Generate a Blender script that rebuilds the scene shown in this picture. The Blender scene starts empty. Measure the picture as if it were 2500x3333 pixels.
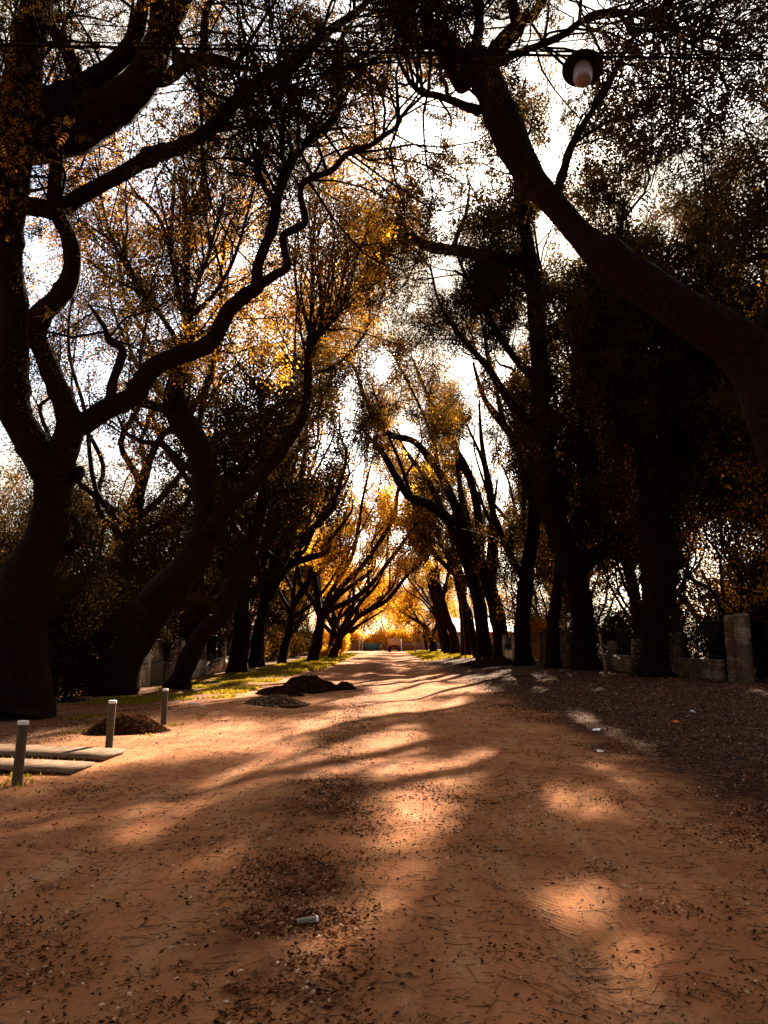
import bpy, math, random
import numpy as np
from mathutils import Vector

rng = np.random.default_rng(11)
random.seed(5)
S = bpy.context.scene
COL = S.collection
R = math.radians

# ------------------------------------------------------------------ camera
F = 2407.0                       # focal length in photo pixels (2500 x 3333)
PITCH = R(10.0)
EYE = np.array([0.0, 0.0, 1.6])
cam_d = bpy.data.cameras.new('camera')
cam = bpy.data.objects.new('camera', cam_d)
COL.objects.link(cam)
cam.location = EYE
cam.rotation_euler = (R(90) + PITCH, 0, 0)
cam_d.sensor_fit = 'VERTICAL'
cam_d.sensor_height = 36.0
cam_d.lens = 36.0 * F / 3333.0
cam_d.clip_end = 6000
cam_d.clip_start = 0.05
S.camera = cam

# ------------------------------------------------------------------ light
SUN_EL, SUN_AZ = R(30.7), R(13.46)     # azimuth to the right of +Y
sun_dir = np.array([math.sin(SUN_AZ) * math.cos(SUN_EL), math.cos(SUN_AZ) * math.cos(SUN_EL), math.sin(SUN_EL)])
W = bpy.data.worlds.new('World')
S.world = W
W.use_nodes = True
nt = W.node_tree
nt.nodes.clear()
def N(nt, t, **k):
    n = nt.nodes.new(t)
    for a, b in k.items():
        setattr(n, a, b)
    return n
out = N(nt, 'ShaderNodeOutputWorld')
bg = N(nt, 'ShaderNodeBackground')
bg.inputs['Strength'].default_value = 0.055
sky = N(nt, 'ShaderNodeTexSky', sky_type='NISHITA', sun_disc=False)
sky.sun_elevation = SUN_EL
sky.sun_rotation = SUN_AZ
sky.dust_density = 2.0
tc = N(nt, 'ShaderNodeTexCoord')
nz = N(nt, 'ShaderNodeTexNoise')
nz.inputs['Scale'].default_value = 2.6
nz.inputs['Detail'].default_value = 7
nz.inputs['Roughness'].default_value = 0.55
mp = N(nt, 'ShaderNodeMapping')
mp.inputs['Scale'].default_value = (1, 1, 2.2)
mp.inputs['Location'].default_value = (0.35, 0.1, 0.2)
nt.links.new(tc.outputs['Generated'], mp.inputs['Vector'])
nt.links.new(mp.outputs['Vector'], nz.inputs['Vector'])
cr = N(nt, 'ShaderNodeValToRGB')
cr.color_ramp.elements[0].position = 0.40
cr.color_ramp.elements[1].position = 0.56
nt.links.new(nz.outputs['Fac'], cr.inputs['Fac'])
mixc = N(nt, 'ShaderNodeMix', data_type='RGBA')
mixc.inputs['B'].default_value = (4.3, 3.95, 3.5, 1)      # thin bright cloud
nt.links.new(cr.outputs['Color'], mixc.inputs['Factor'])
nt.links.new(sky.outputs['Color'], mixc.inputs['A'])
dotc = N(nt, 'ShaderNodeVectorMath', operation='DOT_PRODUCT')
dotc.inputs[1].default_value = tuple(sun_dir)
nt.links.new(tc.outputs['Generated'], dotc.inputs[0])
fwd = N(nt, 'ShaderNodeMapRange', interpolation_type='SMOOTHSTEP')
fwd.inputs['From Min'].default_value = -0.6
fwd.inputs['From Max'].default_value = 1.0
fwd.inputs['To Min'].default_value = 0.4
fwd.inputs['To Max'].default_value = 1.4
nt.links.new(dotc.outputs['Value'], fwd.inputs['Value'])
cl = N(nt, 'ShaderNodeVectorMath', operation='SCALE')
cl.inputs[0].default_value = (3.1, 2.72, 2.2)
nt.links.new(fwd.outputs[0], cl.inputs['Scale'])
nt.links.new(cl.outputs[0], mixc.inputs['B'])
# the sun's disc behind thin cloud and its aureole
dot = N(nt, 'ShaderNodeVectorMath', operation='DOT_PRODUCT')
dot.inputs[1].default_value = tuple(sun_dir)
nt.links.new(tc.outputs['Generated'], dot.inputs[0])
disc = N(nt, 'ShaderNodeMapRange')
disc.inputs['From Min'].default_value = math.cos(R(0.75))
disc.inputs['From Max'].default_value = math.cos(R(0.5))
disc.inputs['To Min'].default_value = 0.0
disc.inputs['To Max'].default_value = 30.0
nt.links.new(dot.outputs['Value'], disc.inputs['Value'])
aur = N(nt, 'ShaderNodeMapRange', interpolation_type='SMOOTHERSTEP')
aur.inputs['From Min'].default_value = math.cos(R(9))
aur.inputs['From Max'].default_value = 1.0
aur.inputs['To Max'].default_value = 3.0
nt.links.new(dot.outputs['Value'], aur.inputs['Value'])
add = N(nt, 'ShaderNodeMath', operation='ADD')
nt.links.new(disc.outputs[0], add.inputs[0])
nt.links.new(aur.outputs[0], add.inputs[1])
sc = N(nt, 'ShaderNodeVectorMath', operation='SCALE')
sc.inputs[0].default_value = (1.0, 0.78, 0.5)
nt.links.new(add.outputs[0], sc.inputs['Scale'])
va = N(nt, 'ShaderNodeVectorMath', operation='ADD')
nt.links.new(mixc.outputs['Result'], va.inputs[0])
nt.links.new(sc.outputs[0], va.inputs[1])
nt.links.new(va.outputs[0], bg.inputs['Color'])
nt.links.new(bg.outputs[0], out.inputs['Surface'])

sl = bpy.data.lights.new('sun', 'SUN')
sl.energy = 5.0
sl.angle = R(0.53)
sl.color = (1.0, 0.86, 0.66)
so = bpy.data.objects.new('sun', sl)
COL.objects.link(so)
so.rotation_euler = Vector(sun_dir).to_track_quat('Z', 'Y').to_euler()
so.location = (10, 40, 40)

S.view_settings.view_transform = 'Standard'
S.view_settings.look = 'None'
S.view_settings.gamma = 1.0
S.view_settings.exposure = 2.7
S.cycles.max_bounces = 6
S.cycles.diffuse_bounces = 3
S.cycles.transparent_max_bounces = 4
S.cycles.caustics_reflective = False
S.cycles.caustics_refractive = False

# ------------------------------------------------------------------ helpers
def smooth(a, b, x):
    t = np.clip((np.asarray(x, float) - a) / (b - a), 0, 1)
    return t * t * (3 - 2 * t)

_ph = rng.uniform(0, 6.28, (6, 24))
_kv = rng.normal(0, 1, (6, 24, 3))
def vnoise(p, scale, seed=0):
    """smooth pseudo noise, roughly -1..1, for an (N,3) array"""
    p = np.asarray(p, float) / scale
    s = np.zeros(len(p))
    for i in range(10):
        k = _kv[seed % 6, (i * 2 + seed) % 24]
        s += np.sin(p @ k * (0.8 + 0.25 * i) + _ph[seed % 6, i]) / (1 + 0.12 * i)
    return s / 3.0

def ground_h(x, y):
    x = np.asarray(x, float); y = np.asarray(y, float)
    h = 0.30 * smooth(3.6, 8.5, x) * smooth(8, 20, y)
    h = h - 0.18 * smooth(4.9, 7.6, -x) * (1 - smooth(32, 46, y))
    on = smooth(-30, -14, x) * (1 - smooth(14, 30, x))
    h = h + on * (0.018 * np.sin(x * 1.7 + 0.4 * y) + 0.02 * np.sin(0.9 * y - x * 0.6 + 1) + 0.012 * np.sin(2.9 * x - 1.3 * y))
    for xr in (-2.2, 1.0):                       # wheel ruts
        h = h - 0.04 * np.exp(-((x - xr - 0.12 * np.sin(y * 0.23)) / 0.34) ** 2)
    h = h + 0.03 * np.exp(-((x + 0.6) / 0.5) ** 2)
    return h

def ray(px, py):
    u = (px - 1250.0) / F; v = (1666.5 - py) / F
    return np.array([u, math.cos(PITCH) - v * math.sin(PITCH), math.sin(PITCH) + v * math.cos(PITCH)])

def at(px, py, Y):
    d = ray(px, py)
    return EYE + d * (Y / d[1])

def on_ground(px, py):
    d = ray(px, py)
    t = 2.0
    while t < 400:
        p = EYE + d * t
        if p[2] <= float(ground_h(p[0], p[1])):
            break
        t += 0.02 if t < 30 else 0.1
    p[2] = float(ground_h(p[0], p[1]))
    return p

def mesh_from(name, V, faces, mat=None, tone=None, smooth_shade=False):
    """faces: list of (M,k) int arrays"""
    me = bpy.data.meshes.new(name)
    V = np.ascontiguousarray(V, np.float32)
    me.vertices.add(len(V))
    me.vertices.foreach_set('co', V.ravel())
    loops = np.concatenate([f.ravel() for f in faces]).astype(np.int32)
    tot = np.concatenate([np.full(len(f), f.shape[1], np.int32) for f in faces])
    start = np.concatenate([[0], np.cumsum(tot)[:-1]]).astype(np.int32)
    me.loops.add(len(loops))
    me.loops.foreach_set('vertex_index', loops)
    me.polygons.add(len(tot))
    me.polygons.foreach_set('loop_start', start)
    me.polygons.foreach_set('loop_total', tot)
    if smooth_shade:
        me.polygons.foreach_set('use_smooth', np.ones(len(tot), bool))
    if tone is not None:
        a = me.attributes.new('tone', 'FLOAT', 'FACE')
        a.data.foreach_set('value', np.ascontiguousarray(tone, np.float32))
    me.update(calc_edges=True)
    if mat:
        me.materials.append(mat)
    return me

def link(name, me, parent=None, loc=None):
    o = bpy.data.objects.new(name, me)
    COL.objects.link(o)
    if parent is not None:
        o.parent = parent
    if loc is not None:
        o.location = loc
    return o

def tag(o, label=None, cat=None, group=None, kind=None):
    if label: o['label'] = label
    if cat: o['category'] = cat
    if group: o['group'] = group
    if kind: o['kind'] = kind
    return o

def thing(name, label, cat, loc=(0, 0, 0), rz=0.0, group=None):
    o = bpy.data.objects.new(name, None)
    o.empty_display_size = 0.2
    COL.objects.link(o)
    o.location = loc
    o.rotation_euler = (0, 0, rz)
    return tag(o, label, cat, group, 'thing')

class MB:
    """collects simple shapes into one mesh"""
    def __init__(s): s.V = []; s.F4 = []; s.F3 = []; s.n = 0
    def addv(s, v, f4=None, f3=None):
        v = np.asarray(v, float)
        if f4 is not None and len(f4): s.F4.append(np.asarray(f4, int) + s.n)
        if f3 is not None and len(f3): s.F3.append(np.asarray(f3, int) + s.n)
        s.V.append(v); s.n += len(v)
        return s
    def box(s, c, d, rz=0.0, rx=0.0, ry=0.0):
        v = np.array([[x, y, z] for z in (-.5, .5) for y in (-.5, .5) for x in (-.5, .5)]) * np.asarray(d, float)
        if rx:
            c_, s_ = math.cos(rx), math.sin(rx); v = v @ np.array([[1, 0, 0], [0, c_, s_], [0, -s_, c_]])
        if ry:
            c_, s_ = math.cos(ry), math.sin(ry); v = v @ np.array([[c_, 0, -s_], [0, 1, 0], [s_, 0, c_]])
        if rz:
            c_, s_ = math.cos(rz), math.sin(rz); v = v @ np.array([[c_, s_, 0], [-s_, c_, 0], [0, 0, 1]])
        return s.addv(v + np.asarray(c, float), [[0, 2, 3, 1], [4, 5, 7, 6], [0, 1, 5, 4], [2, 6, 7, 3], [0, 4, 6, 2], [1, 3, 7, 5]])
    def lathe(s, prof, c=(0, 0, 0), k=20, ripple=0.0, rn=0):
        prof = np.asarray(prof, float); n = len(prof)
        a = np.arange(k) * 2 * math.pi / k
        rr = prof[:, 0][:, None] * (1 + ripple * np.cos(a * rn))[None, :]
        v = np.stack([rr * np.cos(a), rr * np.sin(a), np.repeat(prof[:, 1][:, None], k, 1)], -1).reshape(-1, 3)
        f = [[i * k + j, i * k + (j + 1) % k, (i + 1) * k + (j + 1) % k, (i + 1) * k + j] for i in range(n - 1) for j in range(k)]
        f3 = []
        return s.addv(v + np.asarray(c, float), f, f3)
    def tube(s, pts, rad, k=8, caps=True):
        pts = np.asarray(pts, float); n = len(pts)
        rad = np.broadcast_to(np.asarray(rad, float), (n,))
        V, Fq = limb_tube(pts, rad, k)
        s.addv(V, Fq)
        return s
    def build(s, name, mat, parent=None, smooth_shade=False, loc=None):
        fs = []
        if s.F4: fs.append(np.concatenate(s.F4))
        if s.F3: fs.append(np.concatenate(s.F3))
        return link(name, mesh_from(name, np.concatenate(s.V), fs, mat, None, smooth_shade), parent, loc)

def limb_tube(P, r, k, rough=0.0, seed=0):
    """tube along one polyline, parallel transported frames, closed ends"""
    P = np.asarray(P, float); n = len(P)
    T = np.gradient(P, axis=0); T /= np.linalg.norm(T, axis=1)[:, None] + 1e-9
    ref = np.array([0, 0, 1.0]) if abs(T[0][2]) < 0.8 else np.array([1.0, 0, 0])
    u = np.cross(T[0], ref); u /= np.linalg.norm(u)
    U = [u]
    for i in range(1, n):
        u = U[-1] - T[i] * np.dot(U[-1], T[i]); u /= np.linalg.norm(u) + 1e-9
        U.append(u)
    U = np.array(U); Wv = np.cross(T, U)
    a = np.arange(k) * 2 * math.pi / k
    ring = U[:, None, :] * np.cos(a)[None, :, None] + Wv[:, None, :] * np.sin(a)[None, :, None]
    rr = np.repeat(np.asarray(r, float)[:, None], k, 1)
    V = P[:, None, :] + ring * rr[:, :, None]
    if rough:
        q = V.reshape(-1, 3)
        nz_ = vnoise(q, 0.28, seed) * 0.6 + vnoise(q, 0.1, seed + 1) * 0.4
        rr = rr * (1 + rough * nz_.reshape(n, k))
        V = P[:, None, :] + ring * rr[:, :, None]
    V = V.reshape(-1, 3)
    i, j = np.meshgrid(np.arange(n - 1), np.arange(k), indexing='ij')
    j2 = (j + 1) % k
    Fq = np.stack([i * k + j, i * k + j2, (i + 1) * k + j2, (i + 1) * k + j], -1).reshape(-1, 4)
    V = np.concatenate([V, P[:1], P[-1:]])
    c0, c1 = n * k, n * k + 1
    jj = np.arange(0, k, 2)
    cap0 = np.stack([np.full(len(jj), c0), (jj + 2) % k, (jj + 1) % k, jj], -1)
    cap1 = np.stack([np.full(len(jj), c1), (n - 1) * k + jj, (n - 1) * k + (jj + 1) % k, (n - 1) * k + (jj + 2) % k], -1)
    return V, np.concatenate([Fq, cap0, cap1]) if k % 2 == 0 else Fq

def tubes_batch(P, r, k=3):
    """(N,n,3) polylines, (N,n) radii -> open tubes"""
    Nn, n, _ = P.shape
    T = np.gradient(P, axis=1); T /= np.linalg.norm(T, axis=2)[..., None] + 1e-9
    ax = P[:, -1] - P[:, 0]; ax /= np.linalg.norm(ax, axis=1)[:, None] + 1e-9
    ref = np.where(np.abs(ax[:, 2:3]) < 0.7, np.array([[0, 0, 1.0]]), np.array([[1.0, 0, 0]]))
    U = np.cross(T, ref[:, None, :]); U /= np.linalg.norm(U, axis=2)[..., None] + 1e-9
    Wv = np.cross(T, U)
    a = np.arange(k) * 2 * math.pi / k
    V = P[:, :, None, :] + (U[:, :, None, :] * np.cos(a)[None, None, :, None] + Wv[:, :, None, :] * np.sin(a)[None, None, :, None]) * r[:, :, None, None]
    b = (np.arange(Nn) * n * k)[:, None, None]
    i = np.arange(n - 1)[None, :, None]; j = np.arange(k)[None, None, :]; j2 = (j + 1) % k
    Fq = np.stack(np.broadcast_arrays(b + i * k + j, b + i * k + j2, b + (i + 1) * k + j2, b + (i + 1) * k + j), -1).reshape(-1, 4)
    return V.reshape(-1, 3), Fq

def catmull(P, sub=5):
    P = np.asarray(P, float)
    Q = np.vstack([2 * P[0] - P[1], P, 2 * P[-1] - P[-2]])
    t = np.linspace(0, 1, sub, endpoint=False)[:, None]
    o = []
    for i in range(1, len(Q) - 2):
        a, b, c, d = Q[i - 1], Q[i], Q[i + 1], Q[i + 2]
        o.append(0.5 * (2 * b + (c - a) * t + (2 * a - 5 * b + 4 * c - d) * t ** 2 + (3 * b - a - 3 * c + d) * t ** 3))
    o.append(P[-1:])
    return np.concatenate(o)

# ------------------------------------------------------------------ materials
def mat(name, col, rough=0.9, spec=0.2, noise=None, bump=None, metallic=0.0, world=False):
    m = bpy.data.materials.new(name)
    m.use_nodes = True
    nt = m.node_tree
    b = nt.nodes['Principled BSDF']
    b.inputs['Base Color'].default_value = (*col, 1)
    b.inputs['Roughness'].default_value = rough
    b.inputs['Specular IOR Level'].default_value = spec
    b.inputs['Metallic'].default_value = metallic
    tcx = N(nt, 'ShaderNodeTexCoord')
    if noise:                                   # (scale, second colour, lo, hi)
        s_, c2, lo, hi = noise
        n1 = N(nt, 'ShaderNodeTexNoise'); n1.inputs['Scale'].default_value = s_; n1.inputs['Detail'].default_value = 6
        n1.inputs['Roughness'].default_value = 0.65
        nt.links.new(N(nt, 'ShaderNodeNewGeometry').outputs['Position'] if world else tcx.outputs['Object'], n1.inputs['Vector'])
        r_ = N(nt, 'ShaderNodeValToRGB')
        r_.color_ramp.elements[0].position = lo; r_.color_ramp.elements[1].position = hi
        r_.color_ramp.elements[0].color = (*col, 1); r_.color_ramp.elements[1].color = (*c2, 1)
        nt.links.new(n1.outputs['Fac'], r_.inputs['Fac'])
        nt.links.new(r_.outputs['Color'], b.inputs['Base Color'])
    if bump:                                    # (scale, strength, distance)
        n2 = N(nt, 'ShaderNodeTexNoise'); n2.inputs['Scale'].default_value = bump[0]; n2.inputs['Detail'].default_value = 5
        nt.links.new(tcx.outputs['Object'], n2.inputs['Vector'])
        bp = N(nt, 'ShaderNodeBump'); bp.inputs['Strength'].default_value = bump[1]; bp.inputs['Distance'].default_value = bump[2]
        nt.links.new(n2.outputs['Fac'], bp.inputs['Height'])
        nt.links.new(bp.outputs['Normal'], b.inputs['Normal'])
    return m

def leaf_mat(name, ramp, trans=0.5):
    m = bpy.data.materials.new(name)
    m.use_nodes = True
    nt = m.node_tree
    nt.nodes.clear()
    o = N(nt, 'ShaderNodeOutputMaterial')
    at_ = N(nt, 'ShaderNodeAttribute'); at_.attribute_name = 'tone'
    r_ = N(nt, 'ShaderNodeValToRGB')
    e = r_.color_ramp.elements
    while len(e) < len(ramp): e.new(0.5)
    for i, (p, c) in enumerate(ramp):
        e[i].position = p; e[i].color = (*c, 1)
    nt.links.new(at_.outputs['Fac'], r_.inputs['Fac'])
    d = N(nt, 'ShaderNodeBsdfDiffuse'); t = N(nt, 'ShaderNodeBsdfTranslucent')
    mx = N(nt, 'ShaderNodeMixShader'); mx.inputs[0].default_value = trans
    nt.links.new(r_.outputs['Color'], d.inputs['Color'])
    nt.links.new(r_.outputs['Color'], t.inputs['Color'])
    nt.links.new(d.outputs[0], mx.inputs[1]); nt.links.new(t.outputs[0], mx.inputs[2])
    nt.links.new(mx.outputs[0], o.inputs['Surface'])
    return m

M = {}
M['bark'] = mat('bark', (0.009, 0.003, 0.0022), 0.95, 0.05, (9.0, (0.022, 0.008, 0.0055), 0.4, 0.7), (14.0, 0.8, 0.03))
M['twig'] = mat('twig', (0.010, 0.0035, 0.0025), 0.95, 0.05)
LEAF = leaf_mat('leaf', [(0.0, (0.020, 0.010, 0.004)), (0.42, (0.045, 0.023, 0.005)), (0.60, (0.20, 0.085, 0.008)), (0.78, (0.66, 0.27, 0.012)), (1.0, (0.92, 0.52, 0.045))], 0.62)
M['vine'] = LEAF
M['post'] = mat('post paint', (0.060, 0.040, 0.017), 0.7, 0.3, (20, (0.04, 0.025, 0.011), 0.4, 0.7), (40, 0.2, 0.01))
M['white'] = mat('white paint', (0.62, 0.55, 0.48), 0.6, 0.3)
M['concrete'] = mat('concrete', (0.15, 0.088, 0.05), 0.95, 0.1, (5.5, (0.075, 0.04, 0.021), 0.42, 0.6), (60, 0.4, 0.01))
M['brick'] = mat('brick', (0.105, 0.055, 0.030), 0.95, 0.1, (1.7, (0.33, 0.215, 0.135), 0.47, 0.66), (50, 0.5, 0.01), world=True)
M['brick_red'] = mat('red brick', (0.24, 0.09, 0.045), 0.95, 0.1, (3, (0.15, 0.06, 0.03), 0.38, 0.66))
M['mortar'] = mat('mortar', (0.17, 0.12, 0.085), 0.98, 0.05, (12, (0.10, 0.065, 0.045), 0.4, 0.7))
M['plaster'] = mat('stained plaster', (0.55, 0.44, 0.33), 0.95, 0.1, (1.6, (0.24, 0.11, 0.045), 0.45, 0.62))
M['iron'] = mat('dark iron', (0.02, 0.016, 0.014), 0.6, 0.3)
M['wood'] = mat('weathered wood', (0.26, 0.16, 0.09), 0.9, 0.1, (5, (0.15, 0.085, 0.05), 0.4, 0.7), (20, 0.3, 0.01))
M['wire'] = mat('wire', (0.008, 0.005, 0.004), 0.95, 0.0)
M['shade'] = mat('lamp shade metal', (0.012, 0.006, 0.006), 0.8, 0.1, (10, (0.02, 0.011, 0.01), 0.4, 0.7))
M['green'] = mat('green gate paint', (0.03, 0.075, 0.05), 0.6, 0.3)
M['red'] = mat('red fascia', (0.40, 0.04, 0.025), 0.6, 0.3)
M['roof'] = mat('grey roof sheet', (0.33, 0.27, 0.24), 0.7, 0.3, (4, (0.22, 0.17, 0.14), 0.4, 0.7))
M['black'] = mat('black rubber', (0.015, 0.012, 0.011), 0.8, 0.2)
M['soil'] = mat('dark soil', (0.035, 0.018, 0.011), 1.0, 0.05, (8, (0.06, 0.03, 0.018), 0.4, 0.7), (20, 0.8, 0.04))
LITTER = leaf_mat('litter leaf', [(0.0, (0.018, 0.006, 0.003)), (0.5, (0.070, 0.026, 0.011)), (0.82, (0.19, 0.09, 0.045)), (1.0, (0.55, 0.38, 0.25))], 0.12)
GRASS = leaf_mat('grass blade', [(0.0, (0.07, 0.046, 0.006)), (0.6, (0.22, 0.15, 0.010)), (1.0, (0.42, 0.28, 0.022))], 0.5)

# frosted glass of the street lamp
m = bpy.data.materials.new('lamp glass'); m.use_nodes = True
b = m.node_tree.nodes['Principled BSDF']
b.inputs['Base Color'].default_value = (0.23, 0.20, 0.22, 1); b.inputs['Roughness'].default_value = 0.35
b.inputs['Subsurface Weight'].default_value = 0.0
b.inputs['Transmission Weight'].default_value = 0.0
M['glass'] = m
m = bpy.data.materials.new('clear plastic'); m.use_nodes = True
b = m.node_tree.nodes['Principled BSDF']
b.inputs['Base Color'].default_value = (0.42, 0.30, 0.20, 1); b.inputs['Roughness'].default_value = 0.15
b.inputs['Transmission Weight'].default_value = 0.75
M['plastic'] = m

# ground: sandy earth, darker worn-in leaf mould under the trees and between the wheel tracks
def ground_mat():
    m = bpy.data.materials.new('earth'); m.use_nodes = True
    nt = m.node_tree; L = nt.links
    b = nt.nodes['Principled BSDF']; b.inputs['Roughness'].default_value = 1.0; b.inputs['Specular IOR Level'].default_value = 0.08
    g = N(nt, 'ShaderNodeNewGeometry'); sx = N(nt, 'ShaderNodeSeparateXYZ'); L.new(g.outputs['Position'], sx.inputs[0])
    def noise(scale, detail=6, rough=0.6, vec=None):
        n = N(nt, 'ShaderNodeTexNoise'); n.inputs['Scale'].default_value = scale; n.inputs['Detail'].default_value = detail
        n.inputs['Roughness'].default_value = rough
        L.new(vec or g.outputs['Position'], n.inputs['Vector']); return n.outputs['Fac']
    def mr(v, a, b_, c=0.0, d=1.0):
        n = N(nt, 'ShaderNodeMapRange', interpolation_type='SMOOTHSTEP'); n.inputs['From Min'].default_value = a; n.inputs['From Max'].default_value = b_
        n.inputs['To Min'].default_value = c; n.inputs['To Max'].default_value = d
        L.new(v, n.inputs['Value']); return n.outputs[0]
    def op(o, a, b_=None):
        n = N(nt, 'ShaderNodeMath', operation=o)
        for i, x in enumerate((a, b_)):
            if x is None: continue
            if isinstance(x, (int, float)): n.inputs[i].default_value = x
            else: L.new(x, n.inputs[i])
        return n.outputs[0]
    def mix(f, A, B):
        n = N(nt, 'ShaderNodeMix', data_type='RGBA'); L.new(f, n.inputs['Factor'])
        for k, x in (('A', A), ('B', B)):
            if isinstance(x, tuple): n.inputs[k].default_value = (*x, 1)
            else: L.new(x, n.inputs[k])
        return n.outputs['Result']
    # stretch along the road for wheel-worn streaks
    mp = N(nt, 'ShaderNodeMapping'); mp.inputs['Scale'].default_value = (1.0, 0.22, 1.0); L.new(g.outputs['Position'], mp.inputs['Vector'])
    base = mix(mr(noise(0.9, 5), 0.35, 0.65), (0.385, 0.148, 0.056), (0.265, 0.093, 0.035))
    base = mix(mr(noise(3.5, 5, vec=mp.outputs[0]), 0.45, 0.75, 0, 0.6), base, (0.45, 0.23, 0.112))
    base = mix(mr(noise(26, 4, 0.7), 0.52, 0.72, 0, 0.55), base, (0.15, 0.062, 0.03))
    base = mix(mr(noise(120, 2, 0.7), 0.55, 0.7, 0, 0.4), base, (0.13, 0.055, 0.028))
    # leaf mould
    xw = op('ADD', sx.outputs['X'], op('MULTIPLY', op('SUBTRACT', noise(0.55, 5, 0.65), 0.5), 3.0))
    right = mr(xw, 2.6, 4.2)
    left = mr(xw, -4.6, -6.4, 0, 0.75)
    mid = op('MULTIPLY', op('MULTIPLY', mr(xw, -1.5, -0.75), mr(xw, 0.2, -0.5)), mr(noise(1.3, 4), 0.4, 0.6, 0.1, 0.62))
    fac = op('MAXIMUM', op('MAXIMUM', right, left), mid)
    fac = op('MULTIPLY', fac, mr(noise(9, 6, 0.75), 0.3, 0.58, 0.5, 1.0))
    mould = mix(mr(noise(45, 3, 0.8), 0.45, 0.7), (0.013, 0.004, 0.0022), (0.062, 0.022, 0.010))
    col = mix(fac, base, mould)
    # grass-stained verge far left
    gl = op('MULTIPLY', mr(sx.outputs['X'], -4.2, -5.6), mr(sx.outputs['Y'], 20, 30))
    gr = op('MULTIPLY', mr(sx.outputs['X'], 3.5, 5.0), mr(sx.outputs['Y'], 70, 80))
    gm = op('MULTIPLY', op('MAXIMUM', gl, gr), mr(noise(0.5, 5, 0.7), 0.46, 0.6))
    col = mix(gm, col, (0.17, 0.105, 0.010))
    L.new(col, b.inputs['Base Color'])
    h = op('ADD', op('MULTIPLY', noise(18, 6, 0.7), 0.7), op('MULTIPLY', noise(90, 3, 0.7), 0.25))
    wv = N(nt, 'ShaderNodeTexWave', wave_type='BANDS', bands_direction='DIAGONAL'); wv.inputs['Scale'].default_value = 9.0; wv.inputs['Distortion'].default_value = 2.0
    L.new(g.outputs['Position'], wv.inputs['Vector'])
    trk = op('MULTIPLY', mr(op('ABSOLUTE', op('SUBTRACT', sx.outputs['X'], 0.95)), 0.22, 0.1), wv.outputs['Fac'])
    h = op('ADD', h, op('MULTIPLY', trk, 0.22))
    # long scuffed lines left by tyres in the two wheel tracks
    mp2 = N(nt, 'ShaderNodeMapping'); mp2.inputs['Scale'].default_value = (16.0, 0.7, 1.0); mp2.inputs['Rotation'].default_value = (0, 0, 0.10); L.new(g.outputs['Position'], mp2.inputs['Vector'])
    ln = noise(1.0, 4, 0.65, vec=mp2.outputs[0])
    band = op('MAXIMUM', mr(op('ABSOLUTE', op('ADD', xw, 2.1)), 1.0, 0.35), mr(op('ABSOLUTE', op('SUBTRACT', xw, 1.1)), 0.8, 0.3))
    h = op('ADD', h, op('MULTIPLY', op('MULTIPLY', band, ln), 0.9))
    col = mix(op('MULTIPLY', band, mr(ln, 0.52, 0.68, 0, 0.4)), col, (0.16, 0.065, 0.028))
    L.new(col, b.inputs['Base Color'])
    bp = N(nt, 'ShaderNodeBump'); bp.inputs['Strength'].default_value = 1.0; bp.inputs['Distance'].default_value = 0.055
    L.new(h, bp.inputs['Height']); L.new(bp.outputs['Normal'], b.inputs['Normal'])
    return m
M['earth'] = ground_mat()

# ------------------------------------------------------------------ ground
def axis(fine_lo, fine_hi, step, far):
    a = list(np.arange(fine_lo, fine_hi + 1e-6, step))
    s_, x = step, fine_hi
    while x < far:
        s_ *= 1.16; x += s_; a.append(x)
    s_, x = step, fine_lo
    while x > -far:
        s_ *= 1.16; x -= s_; a.insert(0, x)
    return np.array(a)
gx, gy = axis(-7, 8, 0.14, 2600), axis(2.5, 18, 0.14, 2600)
X, Y = np.meshgrid(gx, gy)
Z = ground_h(X, Y)
V = np.stack([X, Y, Z], -1).reshape(-1, 3)
i, j = np.meshgrid(np.arange(len(gy) - 1), np.arange(len(gx) - 1), indexing='ij')
n_ = len(gx)
Fq = np.stack([i * n_ + j, i * n_ + j + 1, (i + 1) * n_ + j + 1, (i + 1) * n_ + j], -1).reshape(-1, 4)
tag(link('ground', mesh_from('ground', V, [Fq], M['earth'], None, True)), 'orange brown dirt road with worn wheel tracks between dark leafy verges', kind='structure')

# ------------------------------------------------------------------ foliage machinery
def unit(v): return v / (np.linalg.norm(v, axis=-1, keepdims=True) + 1e-9)

def rhombus(c, d, w, ln, up):
    s_ = np.cross(d, up); s_ /= np.linalg.norm(s_) + 1e-9
    return [c, c + d * ln * 0.45 + s_ * w / 2, c + d * ln, c + d * ln * 0.45 - s_ * w / 2]

def leaf3(c, d, w, ln, up):
    s_ = np.cross(d, up); s_ /= np.linalg.norm(s_) + 1e-9
    return [c + d * ln * 0.2 + s_ * w * 0.62, c + d * ln * 1.05, c - d * ln * 0.02 - s_ * w * 0.5]

def pinnate(pairs=4, ll=0.058, lw=0.027):
    v = []
    for k in range(pairs):
        x = 0.05 + 0.17 * k / max(1, pairs - 1)
        for s_ in (-1, 1):
            d = np.array([0.45, 0.85 * s_, -0.28]); d /= np.linalg.norm(d)
            v += leaf3(np.array([x, 0, -0.5 * x * x]), d, lw, ll, np.array([0, 0, 1.0]))
    d = np.array([1, 0, -0.3]); d /= np.linalg.norm(d)
    v += leaf3(np.array([0.225, 0, -0.025]), d, lw, ll, np.array([0, 0, 1.0]))
    return np.array(v)
PINNATE = pinnate()
def cluster(k, spread, ll, lw, seed):
    g = np.random.default_rng(seed); v = []
    for _ in range(k):
        c = g.normal(0, spread / 2, 3); d = g.normal(0, 1, 3); d[2] -= 0.5; d /= np.linalg.norm(d)
        u = g.normal(0, 1, 3)
        v += leaf3(c, d, lw, ll, u)
    return np.array(v)
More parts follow.
